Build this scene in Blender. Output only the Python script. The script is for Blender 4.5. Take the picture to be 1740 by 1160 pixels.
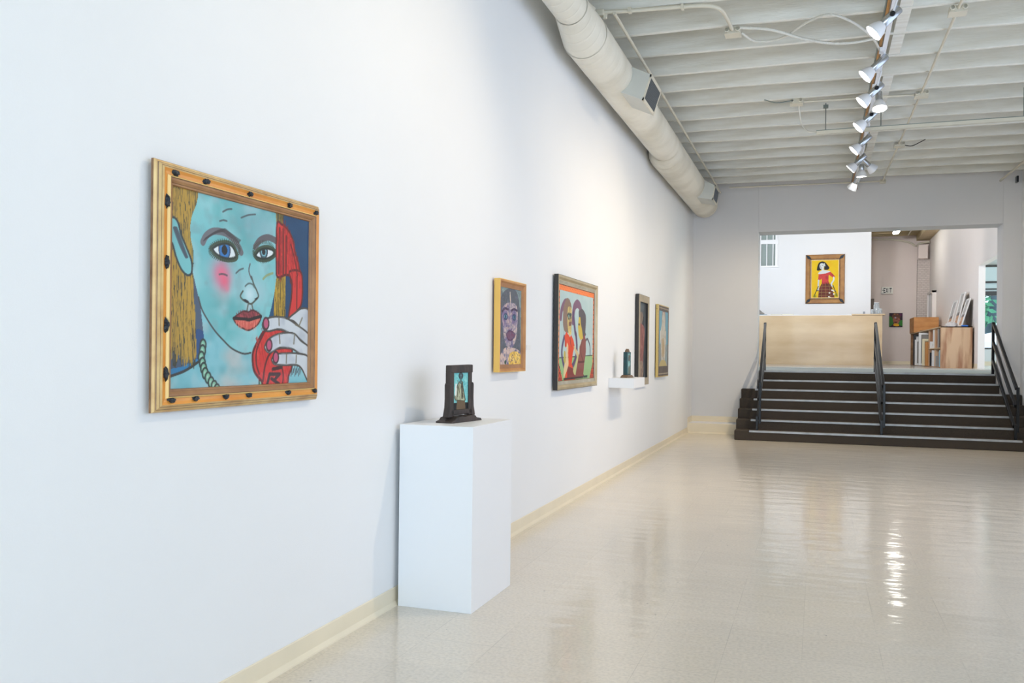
import bpy, math, random
import numpy as np
from mathutils import Vector, Matrix
random.seed(7)
R = math.radians
for o in list(bpy.data.objects): bpy.data.objects.remove(o)
scene = bpy.context.scene
COL = scene.collection

# ------------------------------------------------------------------ camera
F_PX, YAW, ROLL, HOR = 1485.0, math.atan2(519, 1485.0), 0.0108, 599.4
CAMX, CAMZ = 1.919, 1.224
cam_d = bpy.data.cameras.new('camera'); cam = bpy.data.objects.new('camera', cam_d); COL.objects.link(cam)
fw = Vector((-math.sin(YAW), math.cos(YAW), 0)); rt = Vector((math.cos(YAW), math.sin(YAW), 0)); up = Vector((0, 0, 1))
xc = rt*math.cos(ROLL) + up*math.sin(ROLL); yc = -rt*math.sin(ROLL) + up*math.cos(ROLL); zc = -fw
cam.matrix_world = Matrix(((xc.x, yc.x, zc.x, CAMX), (xc.y, yc.y, zc.y, 0), (xc.z, yc.z, zc.z, CAMZ), (0, 0, 0, 1)))
cam_d.sensor_width = 36; cam_d.lens = F_PX/1740*36; cam_d.shift_y = (HOR-580)/1740; cam_d.clip_end = 300; cam_d.clip_start = 0.02
scene.camera = cam

# ------------------------------------------------------------------ world, exposure
w = bpy.data.worlds.new('sky'); scene.world = w; w.use_nodes = True
w.node_tree.nodes['Background'].inputs[0].default_value = (0.70, 0.80, 1.0, 1)
w.node_tree.nodes['Background'].inputs[1].default_value = 2.4
vs = scene.view_settings
vs.view_transform = 'Standard'; vs.look = 'None'; vs.gamma = 1; vs.use_curve_mapping = False; vs.exposure = 0.06

# ------------------------------------------------------------------ large lights: street daylight, added room fills, sky portals
def area(name, loc, rot, sx, sy, power, color):
    l = bpy.data.lights.new(name, 'AREA'); l.shape = 'RECTANGLE'; l.size = sx; l.size_y = sy; l.energy = power; l.color = color
    o = bpy.data.objects.new(name, l); COL.objects.link(o); o.location = loc; o.rotation_euler = rot
    return o
area('daylight_street_window', (2.35, -4.45, 1.75), (R(90), 0, 0), 4.0, 2.9, 195, (0.66, 0.86, 1.0))          # window behind the camera, faces +y
area('upper_hall_fill', (1.3, 17.0, 4.70), (R(35), 0, 0), 4.6, 3.4, 170, (0.94, 0.97, 1.0))              # added fill, unseen behind the lintel, brightens the upper hall
def wash(name, loc, tgt, power, color, ang):
    l = bpy.data.lights.new(name, 'SPOT'); l.energy = power; l.color = color; l.spot_size = R(ang); l.spot_blend = 1.0; l.shadow_soft_size = 0.12
    o = bpy.data.objects.new(name, l); COL.objects.link(o); o.location = loc; o.rotation_euler = (Vector(tgt)-Vector(loc)).to_track_quat('-Z', 'Y').to_euler()
for x in (-0.3, 1.2, 2.6): wash('partition_fill_spot', (x, 18.3, 4.6), (x+0.1, 26, 4.3), 400, (0.90, 0.96, 1.0), 70)      # added unseen spots that brighten the white partition
wash('right_wall_fill_spot', (1.5, 18.3, 4.6), (5.1, 24.0, 3.2), 380, (1.0, 0.93, 0.9), 80)  # added unseen spot that brightens the upper right wall
area('side_room_fill', (9.45, 22.0, 3.0), (0, R(90), 0), 3.0, 8.0, 420, (0.75, 0.92, 1.0))                # added fill lamp in front of the solid side wall, faces -x
for nm, loc, rot, sx, sy in (('sky_portal_right', (4.69+0.10, 6.0, 1.9), (0, R(90), 0), 2.2, 9.0), ('sky_portal_street', (2.35, -4.7, 1.75), (R(90), 0, 0), 4.2, 3.0), ('sky_portal_upper', (-2.72, 20.2, 3.0), (0, R(-90), 0), 3.2, 7.2), ('sky_portal_trees', (7.4, 30.12, 2.33), (R(-90), 0, 0), 2.8, 1.6)):
    po = area(nm, loc, rot, sx, sy, 1, (1, 1, 1)); po.data.cycles.is_portal = True

# ------------------------------------------------------------------ colour and material helpers
def lin(c):
    return tuple(((v/255.0)/12.92 if v/255.0 <= 0.04045 else ((v/255.0+0.055)/1.055)**2.4) for v in c)
def new_mat(name):
    m = bpy.data.materials.new(name); m.use_nodes = True
    nt = m.node_tree; b = nt.nodes['Principled BSDF']
    return m, nt, b
def N(nt, t, **kw):
    n = nt.nodes.new(t)
    for k, v in kw.items(): setattr(n, k, v)
    return n
def M(name, rgb, rough=0.6, metal=0.0, var=0.0, vscale=3.0, bump=0.0, bscale=40.0, stretch=(1, 1, 1), rgb2=None, coat=0.0, coat_r=0.05, detail=4, spec=0.5, thr=None):
    """plain procedural material: base colour with noise variation towards rgb2 and noise bump"""
    m, nt, b = new_mat(name)
    c1 = (*lin(rgb), 1)
    b.inputs['Roughness'].default_value = rough; b.inputs['Metallic'].default_value = metal
    b.inputs['Specular IOR Level'].default_value = spec
    b.inputs['Coat Weight'].default_value = coat; b.inputs['Coat Roughness'].default_value = coat_r
    tc = N(nt, 'ShaderNodeTexCoord'); mp = N(nt, 'ShaderNodeMapping'); mp.inputs['Scale'].default_value = stretch
    nt.links.new(tc.outputs['Object'], mp.inputs[0])
    if var > 0 or rgb2:
        no = N(nt, 'ShaderNodeTexNoise'); no.inputs['Scale'].default_value = vscale; no.inputs['Detail'].default_value = detail
        nt.links.new(mp.outputs[0], no.inputs['Vector'])
        cr = N(nt, 'ShaderNodeValToRGB')
        lo, hi = thr or (0.3, 0.7)
        cr.color_ramp.elements[0].position = lo; cr.color_ramp.elements[1].position = hi
        if rgb2: c2 = (*lin(rgb2), 1)
        else: c2 = tuple(v*(1-var) for v in c1[:3]) + (1,)
        cr.color_ramp.elements[0].color = c2; cr.color_ramp.elements[1].color = c1
        nt.links.new(no.outputs['Fac'], cr.inputs[0]); nt.links.new(cr.outputs[0], b.inputs['Base Color'])
    else: b.inputs['Base Color'].default_value = c1
    if bump > 0:
        nb = N(nt, 'ShaderNodeTexNoise'); nb.inputs['Scale'].default_value = bscale; nb.inputs['Detail'].default_value = 3
        nt.links.new(mp.outputs[0], nb.inputs['Vector'])
        bp = N(nt, 'ShaderNodeBump'); bp.inputs['Strength'].default_value = bump; bp.inputs['Distance'].default_value = 0.01
        nt.links.new(nb.outputs['Fac'], bp.inputs['Height']); nt.links.new(bp.outputs[0], b.inputs['Normal'])
    return m
def emit(name, rgb, s):
    m, nt, b = new_mat(name)
    b.inputs['Base Color'].default_value = (*lin(rgb), 1); b.inputs['Emission Color'].default_value = (*lin(rgb), 1); b.inputs['Emission Strength'].default_value = s
    return m

# ------------------------------------------------------------------ mesh helpers
class MB:
    def __init__(s): s.v = []; s.f = []; s.m = []
    def add(s, vs_, fs, mi=0):
        k = len(s.v); s.v += [tuple(p) for p in vs_]
        for f in fs: s.f.append(tuple(i+k for i in f)); s.m.append(mi)
        return s
    def box(s, x0, y0, z0, x1, y1, z1, mi=0):
        if x0 > x1: x0, x1 = x1, x0
        if y0 > y1: y0, y1 = y1, y0
        if z0 > z1: z0, z1 = z1, z0
        return s.add([(x0,y0,z0),(x1,y0,z0),(x1,y1,z0),(x0,y1,z0),(x0,y0,z1),(x1,y0,z1),(x1,y1,z1),(x0,y1,z1)],
                     [(0,3,2,1),(4,5,6,7),(0,1,5,4),(1,2,6,5),(2,3,7,6),(3,0,4,7)], mi)
    def obox(s, c, ax, ay, az, mi=0):
        c = Vector(c); ax, ay, az = Vector(ax), Vector(ay), Vector(az)
        P = [c+ax*i+ay*j+az*k for k in (-1, 1) for (i, j) in ((-1,-1),(1,-1),(1,1),(-1,1))]
        return s.add(P, [(0,3,2,1),(4,5,6,7),(0,1,5,4),(1,2,6,5),(2,3,7,6),(3,0,4,7)], mi)
    def tube(s, pts, r, n=12, caps=True, mi=0):
        pts = [Vector(p) for p in pts]; rr = r if isinstance(r, (list, tuple)) else [r]*len(pts)
        rings = []; prev = None
        for i, p in enumerate(pts):
            if i == 0: t = pts[1]-pts[0]
            elif i == len(pts)-1: t = pts[-1]-pts[-2]
            else: t = (pts[i+1]-pts[i-1])
            t.normalize()
            if prev is None:
                a = Vector((0,0,1)) if abs(t.z) < 0.9 else Vector((1,0,0))
                u = t.cross(a).normalized()
            else:
                u = (prev - t*prev.dot(t)).normalized()
            prev = u; v = t.cross(u)
            rings.append([p + (u*math.cos(2*math.pi*k/n) + v*math.sin(2*math.pi*k/n))*rr[i] for k in range(n)])
        vs_ = [q for rg in rings for q in rg]; fs = []
        for i in range(len(pts)-1):
            for k in range(n):
                a = i*n+k; b = i*n+(k+1)%n
                fs.append((a, a+n, b+n, b))
        if caps: fs.append(tuple(range(n))); fs.append(tuple((len(pts)-1)*n+k for k in reversed(range(n))))
        return s.add(vs_, fs, mi)
    def lathe(s, prof, org, axis, n=24, mi=0):
        axis = Vector(axis).normalized(); org = Vector(org)
        a = Vector((0,0,1)) if abs(axis.z) < 0.9 else Vector((1,0,0))
        u = axis.cross(a).normalized(); v = axis.cross(u)
        vs_ = []; fs = []
        for (r, h) in prof:
            for k in range(n):
                t = 2*math.pi*k/n; vs_.append(org + axis*h + (u*math.cos(t)+v*math.sin(t))*max(r, 1e-5))
        for i in range(len(prof)-1):
            for k in range(n):
                a_ = i*n+k; b_ = i*n+(k+1)%n; fs.append((a_, b_, b_+n, a_+n))
        return s.add(vs_, fs, mi)
    def prism(s, poly, axis, d0, d1, mi=0):
        """poly of 2D points extruded along axis index; the other two axes in order"""
        n = len(poly); oth = [i for i in range(3) if i != axis]
        vs_ = []
        for d in (d0, d1):
            for p in poly:
                q = [0, 0, 0]; q[axis] = d; q[oth[0]] = p[0]; q[oth[1]] = p[1]; vs_.append(q)
        fs = [tuple(range(n)), tuple(reversed(range(n, 2*n)))] + [(i, i+n, (i+1) % n+n, (i+1) % n) for i in range(n)]
        return s.add(vs_, fs, mi)
def obj(name, mb, mats, parent=None, smooth=False, bevel=0.0, loc=None, recalc=True, seg=2):
    me = bpy.data.meshes.new(name); me.from_pydata([tuple(p) for p in mb.v], [], mb.f)
    mats = mats if isinstance(mats, (list, tuple)) else [mats]
    for m in mats: me.materials.append(m)
    for p, mi in zip(me.polygons, mb.m): p.material_index = mi
    me.update()
    if recalc:
        import bmesh
        bm = bmesh.new(); bm.from_mesh(me); bmesh.ops.recalc_face_normals(bm, faces=bm.faces); bm.to_mesh(me); bm.free()
    o = bpy.data.objects.new(name, me); COL.objects.link(o)
    if parent: o.parent = parent
    if loc: o.location = loc
    if smooth:
        for p in me.polygons: p.use_smooth = True
        try:
            me.set_sharp_from_angle(angle=R(40))
        except Exception: pass
    if bevel > 0:
        b = o.modifiers.new('bevel', 'BEVEL'); b.width = bevel; b.segments = seg; b.limit_method = 'ANGLE'; b.angle_limit = R(40)
    return o
def thing(name, label, cat, loc=(0, 0, 0), rotz=0, group=None):
    o = bpy.data.objects.new(name, None); COL.objects.link(o); o.empty_display_size = 0.1
    o.location = loc; o.rotation_euler = (0, 0, rotz); o['label'] = label; o['category'] = cat
    if group: o['group'] = group
    return o
def tag(o, label, cat, group=None):
    o['label'] = label; o['category'] = cat
    if group: o['group'] = group
    return o
def struct(o): o['kind'] = 'structure'; return o
def smooth_path(pts, n=6):
    P = [Vector(p) for p in pts]; P = [P[0]*2-P[1]] + P + [P[-1]*2-P[-2]]; out = []
    for i in range(1, len(P)-2):
        a, b, c, d = P[i-1:i+3]
        for k in range(n):
            t = k/n
            out.append(0.5*((2*b)+(c-a)*t+(2*a-5*b+4*c-d)*t*t+(3*b-a-3*c+d)*t**3))
    out.append(P[-2]); return out

# ------------------------------------------------------------------ materials
def wall_mat(name, rgb, mott=0.02):
    m = M(name, rgb, rough=0.55, var=mott, vscale=1.3, bump=0.06, bscale=220, spec=0.35); return m
m_wall = wall_mat('white_wall_paint', (240, 241, 242))
m_wall2 = wall_mat('dimmed_white_wall_paint', (222, 221, 221))  # white wall paint greyed in its colour for the end wall's weaker light
m_wallR = wall_mat('warm_white_wall_paint', (236, 230, 226))
m_taupe = wall_mat('taupe_wall_paint', (226, 213, 207), 0.04)
m_white = M('white_lacquer', (240, 241, 243), rough=0.4, bump=0.02, bscale=150)
m_base = M('cream_vinyl_base', (238, 226, 200), rough=0.35, var=0.05, vscale=5, bump=0.03)
def timber_material():
    m = M('painted_timber', (234, 234, 227), rough=0.7, var=0.10, vscale=4, bump=0.25, bscale=30, stretch=(0.5, 4, 4), rgb2=(214, 211, 199))
    nt = m.node_tree; b = nt.nodes['Principled BSDF']; src = b.inputs['Base Color'].links[0].from_socket
    tc = N(nt, 'ShaderNodeTexCoord'); mp = N(nt, 'ShaderNodeMapping'); mp.inputs['Scale'].default_value = (0.7, 1.6, 2.2); nt.links.new(tc.outputs['Object'], mp.inputs[0])
    oi = N(nt, 'ShaderNodeObjectInfo'); off = N(nt, 'ShaderNodeVectorMath', operation='ADD'); nt.links.new(mp.outputs[0], off.inputs[0])
    sc = N(nt, 'ShaderNodeVectorMath', operation='SCALE'); sc.inputs[0].default_value = (17, 31, 53); nt.links.new(oi.outputs['Random'], sc.inputs['Scale']); nt.links.new(sc.outputs[0], off.inputs[1])
    n = N(nt, 'ShaderNodeTexNoise'); n.inputs['Scale'].default_value = 4.5; n.inputs['Detail'].default_value = 6; n.inputs['Roughness'].default_value = 0.65; nt.links.new(off.outputs[0], n.inputs['Vector'])
    r = N(nt, 'ShaderNodeMapRange'); r.inputs['From Min'].default_value = 0.70; r.inputs['From Max'].default_value = 0.76; r.inputs['To Max'].default_value = 0.75; nt.links.new(n.outputs['Fac'], r.inputs['Value'])
    mx = N(nt, 'ShaderNodeMix', data_type='RGBA'); mx.inputs[7].default_value = (*lin((120, 104, 92)), 1); nt.links.new(r.outputs[0], mx.inputs[0]); nt.links.new(src, mx.inputs[6]); nt.links.new(mx.outputs[2], b.inputs['Base Color'])
    return m
m_joist = timber_material()
m_deck = M('beige_roof_deck', (222, 214, 190), rough=0.8, var=0.12, vscale=3, bump=0.2)
m_duct = None
m_pipe = M('cream_painted_conduit', (214, 208, 190), rough=0.45, var=0.06, vscale=9)
m_pipew = M('white_flexible_conduit', (218, 216, 206), rough=0.45, bump=0.8, bscale=90)
m_galv = M('galvanised_steel', (140, 148, 142), rough=0.4, metal=0.8, var=0.15, vscale=12)
m_carpet = M('brown_grey_carpet', (90, 82, 74), rough=0.95, rgb2=(68, 61, 55), vscale=260, bump=0.7, bscale=400, spec=0.1, detail=2)
m_nose = M('worn_aluminium_nosing', (176, 178, 180), rough=0.42, metal=0.35, var=0.3, vscale=7, stretch=(1, 1, 1))
m_black = M('black_painted_steel', (10, 11, 15), rough=0.3, var=0.1, vscale=8, spec=0.3)
m_alu = M('brushed_aluminium', (190, 196, 204), rough=0.25, metal=0.9, var=0.08, vscale=20)
m_blackp = M('black_plastic', (18, 20, 26), rough=0.3)
m_shade = M('white_lamp_shade', (236, 238, 242), rough=0.3)
m_glow = emit('lamp_glow', (255, 250, 240), 28)
m_tube = emit('fluorescent_tube', (255, 252, 244), 26)
m_batten = M('varnished_pine_batten', (190, 140, 75), rough=0.5, rgb2=(150, 105, 55), vscale=8, stretch=(8, 1, 8))
def wood(name, a, b, sc=2.2, st=(1, 1, 6), rough=0.45, coat=0.0, thr=(0.35, 0.68), bump=0.05):
    return M(name, a, rough=rough, rgb2=b, vscale=sc, stretch=st, detail=6, coat=coat, thr=thr, bump=bump, bscale=60)
m_ply = wood('pale_birch_plywood', (214, 190, 152), (196, 168, 128), 1.2, (0.7, 1, 2.4), coat=0.2)
m_ply2 = wood('rotary_cut_plywood', (208, 174, 138), (166, 118, 84), 1.5, (4.2, 1, 0.5), thr=(0.42, 0.56))
m_plyd = wood('brown_plywood_side', (172, 132, 92), (140, 100, 66), 2.0, (1, 1, 3))
m_crate = wood('orange_pine_board', (206, 148, 84), (184, 122, 62), 2.5, (1, 1, 4))
m_dkwood = wood('dark_weathered_wood', (70, 58, 52), (44, 37, 34), 14, (1, 1, 0.35), rough=0.6, bump=0.25)

def duct_material():
    m, nt, b = new_mat('cream_spiral_duct_paint')
    tc = N(nt, 'ShaderNodeTexCoord'); sep = N(nt, 'ShaderNodeSeparateXYZ'); nt.links.new(tc.outputs['Object'], sep.inputs[0])
    wv = N(nt, 'ShaderNodeTexWave'); wv.wave_type = 'BANDS'; wv.bands_direction = 'Y'; wv.inputs['Scale'].default_value = 2.6
    wv.inputs['Distortion'].default_value = 0.6; wv.inputs['Detail Scale'].default_value = 1.0
    mp = N(nt, 'ShaderNodeMapping'); mp.inputs['Rotation'].default_value = (0.0, 0.0, 0.25)
    nt.links.new(tc.outputs['Object'], mp.inputs[0]); nt.links.new(mp.outputs[0], wv.inputs['Vector'])
    cr = N(nt, 'ShaderNodeValToRGB'); cr.color_ramp.elements[0].position = 0.0; cr.color_ramp.elements[1].position = 0.12
    nt.links.new(wv.outputs['Fac'], cr.inputs[0])
    bp = N(nt, 'ShaderNodeBump'); bp.inputs['Strength'].default_value = 0.35; bp.inputs['Distance'].default_value = 0.006
    nt.links.new(cr.outputs[0], bp.inputs['Height']); nt.links.new(bp.outputs[0], b.inputs['Normal'])
    no = N(nt, 'ShaderNodeTexNoise'); no.inputs['Scale'].default_value = 2.0; no.inputs['Detail'].default_value = 8
    nt.links.new(tc.outputs['Object'], no.inputs['Vector'])
    c2 = N(nt, 'ShaderNodeValToRGB'); c2.color_ramp.elements[0].position = 0.34; c2.color_ramp.elements[1].position = 0.55
    c2.color_ramp.elements[0].color = (*lin((216, 210, 192)), 1); c2.color_ramp.elements[1].color = (*lin((236, 231, 216)), 1)
    nt.links.new(no.outputs['Fac'], c2.inputs[0]); nt.links.new(c2.outputs[0], b.inputs['Base Color'])
    b.inputs['Roughness'].default_value = 0.5
    return m
m_duct = duct_material()

def floor_material(name, tone=(224, 214, 198), gloss=True):
    m, nt, b = new_mat(name); L = nt.links.new
    tc = N(nt, 'ShaderNodeTexCoord'); mp = N(nt, 'ShaderNodeMapping')
    mp.inputs['Location'].default_value = (-0.043/0.3048, -0.065/0.3048, 0); mp.inputs['Scale'].default_value = (1/0.3048, 1/0.3048, 1)
    L(tc.outputs['Object'], mp.inputs[0])
    fl = N(nt, 'ShaderNodeVectorMath', operation='FLOOR'); fr = N(nt, 'ShaderNodeVectorMath', operation='FRACTION')
    L(mp.outputs[0], fl.inputs[0]); L(mp.outputs[0], fr.inputs[0])
    wn = N(nt, 'ShaderNodeTexWhiteNoise', noise_dimensions='2D'); L(fl.outputs[0], wn.inputs['Vector'])
    sp = N(nt, 'ShaderNodeSeparateXYZ'); L(fr.outputs[0], sp.inputs[0])
    def joint(out):
        a = N(nt, 'ShaderNodeMath', operation='SUBTRACT'); L(out, a.inputs[0]); a.inputs[1].default_value = 0.5
        ab = N(nt, 'ShaderNodeMath', operation='ABSOLUTE'); L(a.outputs[0], ab.inputs[0])
        g = N(nt, 'ShaderNodeMath', operation='GREATER_THAN'); L(ab.outputs[0], g.inputs[0]); g.inputs[1].default_value = 0.4965
        return g
    jx, jy = joint(sp.outputs['X']), joint(sp.outputs['Y'])
    jm = N(nt, 'ShaderNodeMath', operation='MAXIMUM'); L(jx.outputs[0], jm.inputs[0]); L(jy.outputs[0], jm.inputs[1])
    # fine vinyl mottling
    n1 = N(nt, 'ShaderNodeTexNoise'); n1.inputs['Scale'].default_value = 70; n1.inputs['Detail'].default_value = 5; L(tc.outputs['Object'], n1.inputs['Vector'])
    cr = N(nt, 'ShaderNodeValToRGB'); cr.color_ramp.elements[0].position = 0.32; cr.color_ramp.elements[1].position = 0.6
    t = lin(tone); cr.color_ramp.elements[0].color = tuple(v*0.84 for v in t)+(1,); cr.color_ramp.elements[1].color = t+(1,)
    L(n1.outputs['Fac'], cr.inputs[0])
    mix = N(nt, 'ShaderNodeMix', data_type='RGBA', blend_type='MULTIPLY'); mix.inputs[0].default_value = 1
    tr = N(nt, 'ShaderNodeMapRange'); tr.inputs['To Min'].default_value = 0.965; tr.inputs['To Max'].default_value = 1.02; L(wn.outputs['Value'], tr.inputs['Value'])
    L(cr.outputs[0], mix.inputs[6]); L(tr.outputs[0], mix.inputs[7])
    # joints
    mj = N(nt, 'ShaderNodeMix', data_type='RGBA'); mj.inputs[7].default_value = tuple(v*0.62 for v in t)+(1,)
    nj = N(nt, 'ShaderNodeTexNoise'); nj.inputs['Scale'].default_value = 1.6; L(tc.outputs['Object'], nj.inputs['Vector'])
    rj = N(nt, 'ShaderNodeMapRange'); rj.inputs['From Min'].default_value = 0.4; rj.inputs['From Max'].default_value = 0.65; L(nj.outputs['Fac'], rj.inputs['Value'])
    js = N(nt, 'ShaderNodeMath', operation='MULTIPLY'); L(jm.outputs[0], js.inputs[0]); L(rj.outputs[0], js.inputs[1])
    L(js.outputs[0], mj.inputs[0]); L(mix.outputs[2], mj.inputs[6])
    # small dark flecks and scuffs
    vo = N(nt, 'ShaderNodeTexVoronoi'); vo.inputs['Scale'].default_value = 5.5; L(tc.outputs['Object'], vo.inputs['Vector'])
    vg = N(nt, 'ShaderNodeMath', operation='LESS_THAN'); vg.inputs[1].default_value = 0.03; L(vo.outputs['Distance'], vg.inputs[0])
    mf = N(nt, 'ShaderNodeMix', data_type='RGBA'); mf.inputs[7].default_value = tuple(v*0.35 for v in t)+(1,)
    L(vg.outputs[0], mf.inputs[0]); L(mj.outputs[2], mf.inputs[6]); L(mf.outputs[2], b.inputs['Base Color'])
    b.inputs['Roughness'].default_value = 0.32
    b.inputs['Coat Weight'].default_value = 0.65; b.inputs['Coat Roughness'].default_value = 0.10; b.inputs['Coat IOR'].default_value = 1.5
    # wax waves
    wm = N(nt, 'ShaderNodeMapping'); wm.inputs['Scale'].default_value = (1.0, 2.6, 1); L(tc.outputs['Object'], wm.inputs[0])
    n2 = N(nt, 'ShaderNodeTexNoise'); n2.inputs['Scale'].default_value = 2.6; n2.inputs['Detail'].default_value = 2; L(wm.outputs[0], n2.inputs['Vector'])
    n3 = N(nt, 'ShaderNodeTexNoise'); n3.inputs['Scale'].default_value = 24; n3.inputs['Detail'].default_value = 2; L(wm.outputs[0], n3.inputs['Vector'])
    ad = N(nt, 'ShaderNodeMath', operation='MULTIPLY_ADD'); ad.inputs[1].default_value = 0.035; L(n3.outputs['Fac'], ad.inputs[0]); L(n2.outputs['Fac'], ad.inputs[2])
    bp = N(nt, 'ShaderNodeBump'); bp.inputs['Strength'].default_value = 0.26; bp.inputs['Distance'].default_value = 0.02
    L(ad.outputs[0], bp.inputs['Height']); L(bp.outputs[0], b.inputs['Normal']); L(bp.outputs[0], b.inputs['Coat Normal'])
    return m
m_floor = floor_material('waxed_vinyl_tile')
m_floor2 = floor_material('upper_vinyl_tile', (205, 198, 188))
def brick_material():
    m, nt, b = new_mat('painted_brick')
    tc = N(nt, 'ShaderNodeTexCoord'); mp = N(nt, 'ShaderNodeMapping'); mp.inputs['Rotation'].default_value = (R(90), 0, 0)
    nt.links.new(tc.outputs['Object'], mp.inputs[0])
    br = N(nt, 'ShaderNodeTexBrick'); br.inputs['Scale'].default_value = 4.5; br.inputs['Mortar Size'].default_value = 0.018
    nt.links.new(mp.outputs[0], br.inputs['Vector'])
    br.inputs['Color1'].default_value = (*lin((214, 203, 197)), 1); br.inputs['Color2'].default_value = (*lin((206, 194, 188)), 1); br.inputs['Mortar'].default_value = (*lin((180, 168, 162)), 1)
    nt.links.new(br.outputs['Color'], b.inputs['Base Color'])
    bp = N(nt, 'ShaderNodeBump'); bp.invert = True; bp.inputs['Distance'].default_value = 0.01; nt.links.new(br.outputs['Fac'], bp.inputs['Height']); nt.links.new(bp.outputs[0], b.inputs['Normal'])
    b.inputs['Roughness'].default_value = 0.7
    return m
m_brick = brick_material()

# ================================================================== SETTING
XR = 4.69      # right wall
YE = 14.35     # end wall, front face
YB = 14.78     # end wall, back face
ZC = 3.85      # joist undersides
# lower floor
o = struct(obj('floor', MB().box(0, -4.6, -0.1, XR, YE, 0), m_floor))
# left wall
struct(obj('wall_left', MB().box(-0.15, -4.6, -0.1, 0, YE, 4.2), m_wall))
# right wall with an added, unseen side opening that lets in sky light
mb = MB()
mb.box(XR, -4.6, -0.1, XR+0.15, 1.5, 4.2); mb.box(XR, 10.5, -0.1, XR+0.15, YE, 4.2); mb.box(XR, 1.5, -0.1, XR+0.15, 10.5, 0.8); mb.box(XR, 1.5, 3.0, XR+0.15, 10.5, 4.2)
struct(obj('wall_right', mb, m_wall))
mb = MB()
mb.box(-0.15, -4.75, -0.1, 0.25, -4.6, 4.2); mb.box(4.45, -4.75, -0.1, XR+0.15, -4.6, 4.2); mb.box(0.25, -4.75, -0.1, 4.45, -4.6, 0.25); mb.box(0.25, -4.75, 3.25, 4.45, -4.6, 4.2)
struct(obj('wall_back', mb, m_wall))
# end wall with the wide stair opening
mb = MB()
mb.box(-0.15, YE, -0.1, 1.02, YB, 5.4); mb.box(4.45, YE, -0.1, 5.4, YB, 5.4); mb.box(1.02, YE, 3.18, 4.45, YB, 5.4)
struct(obj('wall_far', mb, m_wall2, bevel=0.004))
# ceiling: deck with its joists
ceil = struct(obj('ceiling', MB().box(-0.15, -4.6, 4.15, XR+0.15, YE, 4.25), m_deck))
y0 = 7.66
def joist_mesh(x0, x1, z0, z1, dy, sk, th=0.042):
    mb = MB(); n = 14
    vs_ = []
    for i in range(n+1):
        x = x0+(x1-x0)*i/n; y = sk*x + 0.006*math.sin(x*2.1+dy)
        zz = z0 + 0.004*math.sin(x*3+dy*5)
        vs_ += [(x, y-th/2, zz), (x, y+th/2, zz), (x, y+th/2, z1), (x, y-th/2, z1)]
    fs = []
    for i in range(n):
        a = i*4; b = a+4
        for k in range(4): fs.append((a+k, a+(k+1) % 4, b+(k+1) % 4, b+k))
    fs.append((0, 1, 2, 3)); fs.append((n*4+3, n*4+2, n*4+1, n*4))
    return mb.add(vs_, fs)
jy = []
k = -22
while y0 + k*0.5475 < 14.1:
    y = y0 + k*0.5475
    if y > -4.4:
        j = obj('joist', joist_mesh(0, XR, ZC, 4.15, k*1.7, 0.03), m_joist, ceil, bevel=0.004, loc=(0, y, 0)); jy.append(y)
    k += 1
# blocking between the joists beside the track
for i in range(len(jy)-1):
    if jy[i] > 5 and i % 4 != 3 and jy[i] < 13.0:
        yy = jy[i]+0.03*2.5
        obj('blocking', MB().box(2.475, yy+0.025, ZC+0.004, 2.565, yy+0.52, ZC+0.29), m_joist, ceil)
# base mouldings
def baseboard(name, p0, p1, nrm, z0, h):
    (ax, ay), (bx, by) = p0, p1; nx, ny = nrm; mb = MB()
    prof = [(0, z0), (0.018, z0), (0.016, z0+0.006), (0.006, z0+0.022), (0.005, z0+h-0.004), (0.003, z0+h), (0, z0+h)]
    n = len(prof)
    vs_ = [(ax+nx*d, ay+ny*d, z) for d, z in prof] + [(bx+nx*d, by+ny*d, z) for d, z in prof]
    mb.add(vs_, [tuple(range(n)), tuple(reversed(range(n, 2*n)))] + [(i, (i+1) % n, (i+1) % n+n, i+n) for i in range(n)])
    return struct(obj(name, mb, m_base))
baseboard('baseboard_left', (0, -4.6), (0, 13.88), (1, 0), 0, 0.088)
baseboard('baseboard_right', (XR, -4.6), (XR, 13.0), (-1, 0), 0, 0.088)
baseboard('baseboard_ledge', (0, 13.88), (0.79, 13.88), (0, -1), 0, 0.156)
baseboard('baseboard_far', (0, YE), (0.79, YE), (0, -1), 0.157, 0.085)
baseboard('baseboard_corner', (0, 13.88), (0, YE), (1, 0), 0.157, 0.085)
struct(obj('trim_1', MB().box(0, 13.88, 0, 0.79, YE, 0.157), m_white))
# upper hall shell
ZL, ZU = 0.98, 1.0
UX0, UX1, UY1 = -2.6, 5.1, 29.3
struct(obj('floor', MB().box(UX0, 19.2, 0.8, 9.6, 31.0, ZU), m_floor2))
struct(obj('floor', MB().box(5.4, 14.4, 0.8, 9.6, 19.2, ZU), m_floor2))
m_landing = M('grey_landing_carpet', (150, 156, 154), rough=0.8, rgb2=(132, 138, 136), vscale=200, bump=0.3, bscale=300)
struct(obj('floor', MB().box(UX0, YB+0.05, 0.8, 5.4, 19.2, ZL), m_landing))
mb = MB(); mb.box(UX1, YB, 0.8, UX1+0.22, 16.2, 5.4); mb.box(UX1, 20.58, 0.8, UX1+0.13, UY1, 5.4); mb.box(UX1, 16.2, 3.17, UX1+0.13, 20.58, 5.4)
struct(obj('wall_right', mb, m_wallR))
struct(obj('wall_far', MB().box(UX0, UY1, 0.8, 5.3, UY1+0.15, 5.4), m_taupe))
mb = MB(); mb.box(UX0-0.15, YB, 0.8, UX0, 16.6, 5.4); mb.box(UX0-0.15, 23.8, 0.8, UX0, UY1, 5.4); mb.box(UX0-0.15, 16.6, 0.8, UX0, 23.8, 1.4); mb.box(UX0-0.15, 16.6, 4.6, UX0, 23.8, 5.4)
struct(obj('wall_left', mb, m_wall))
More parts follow.
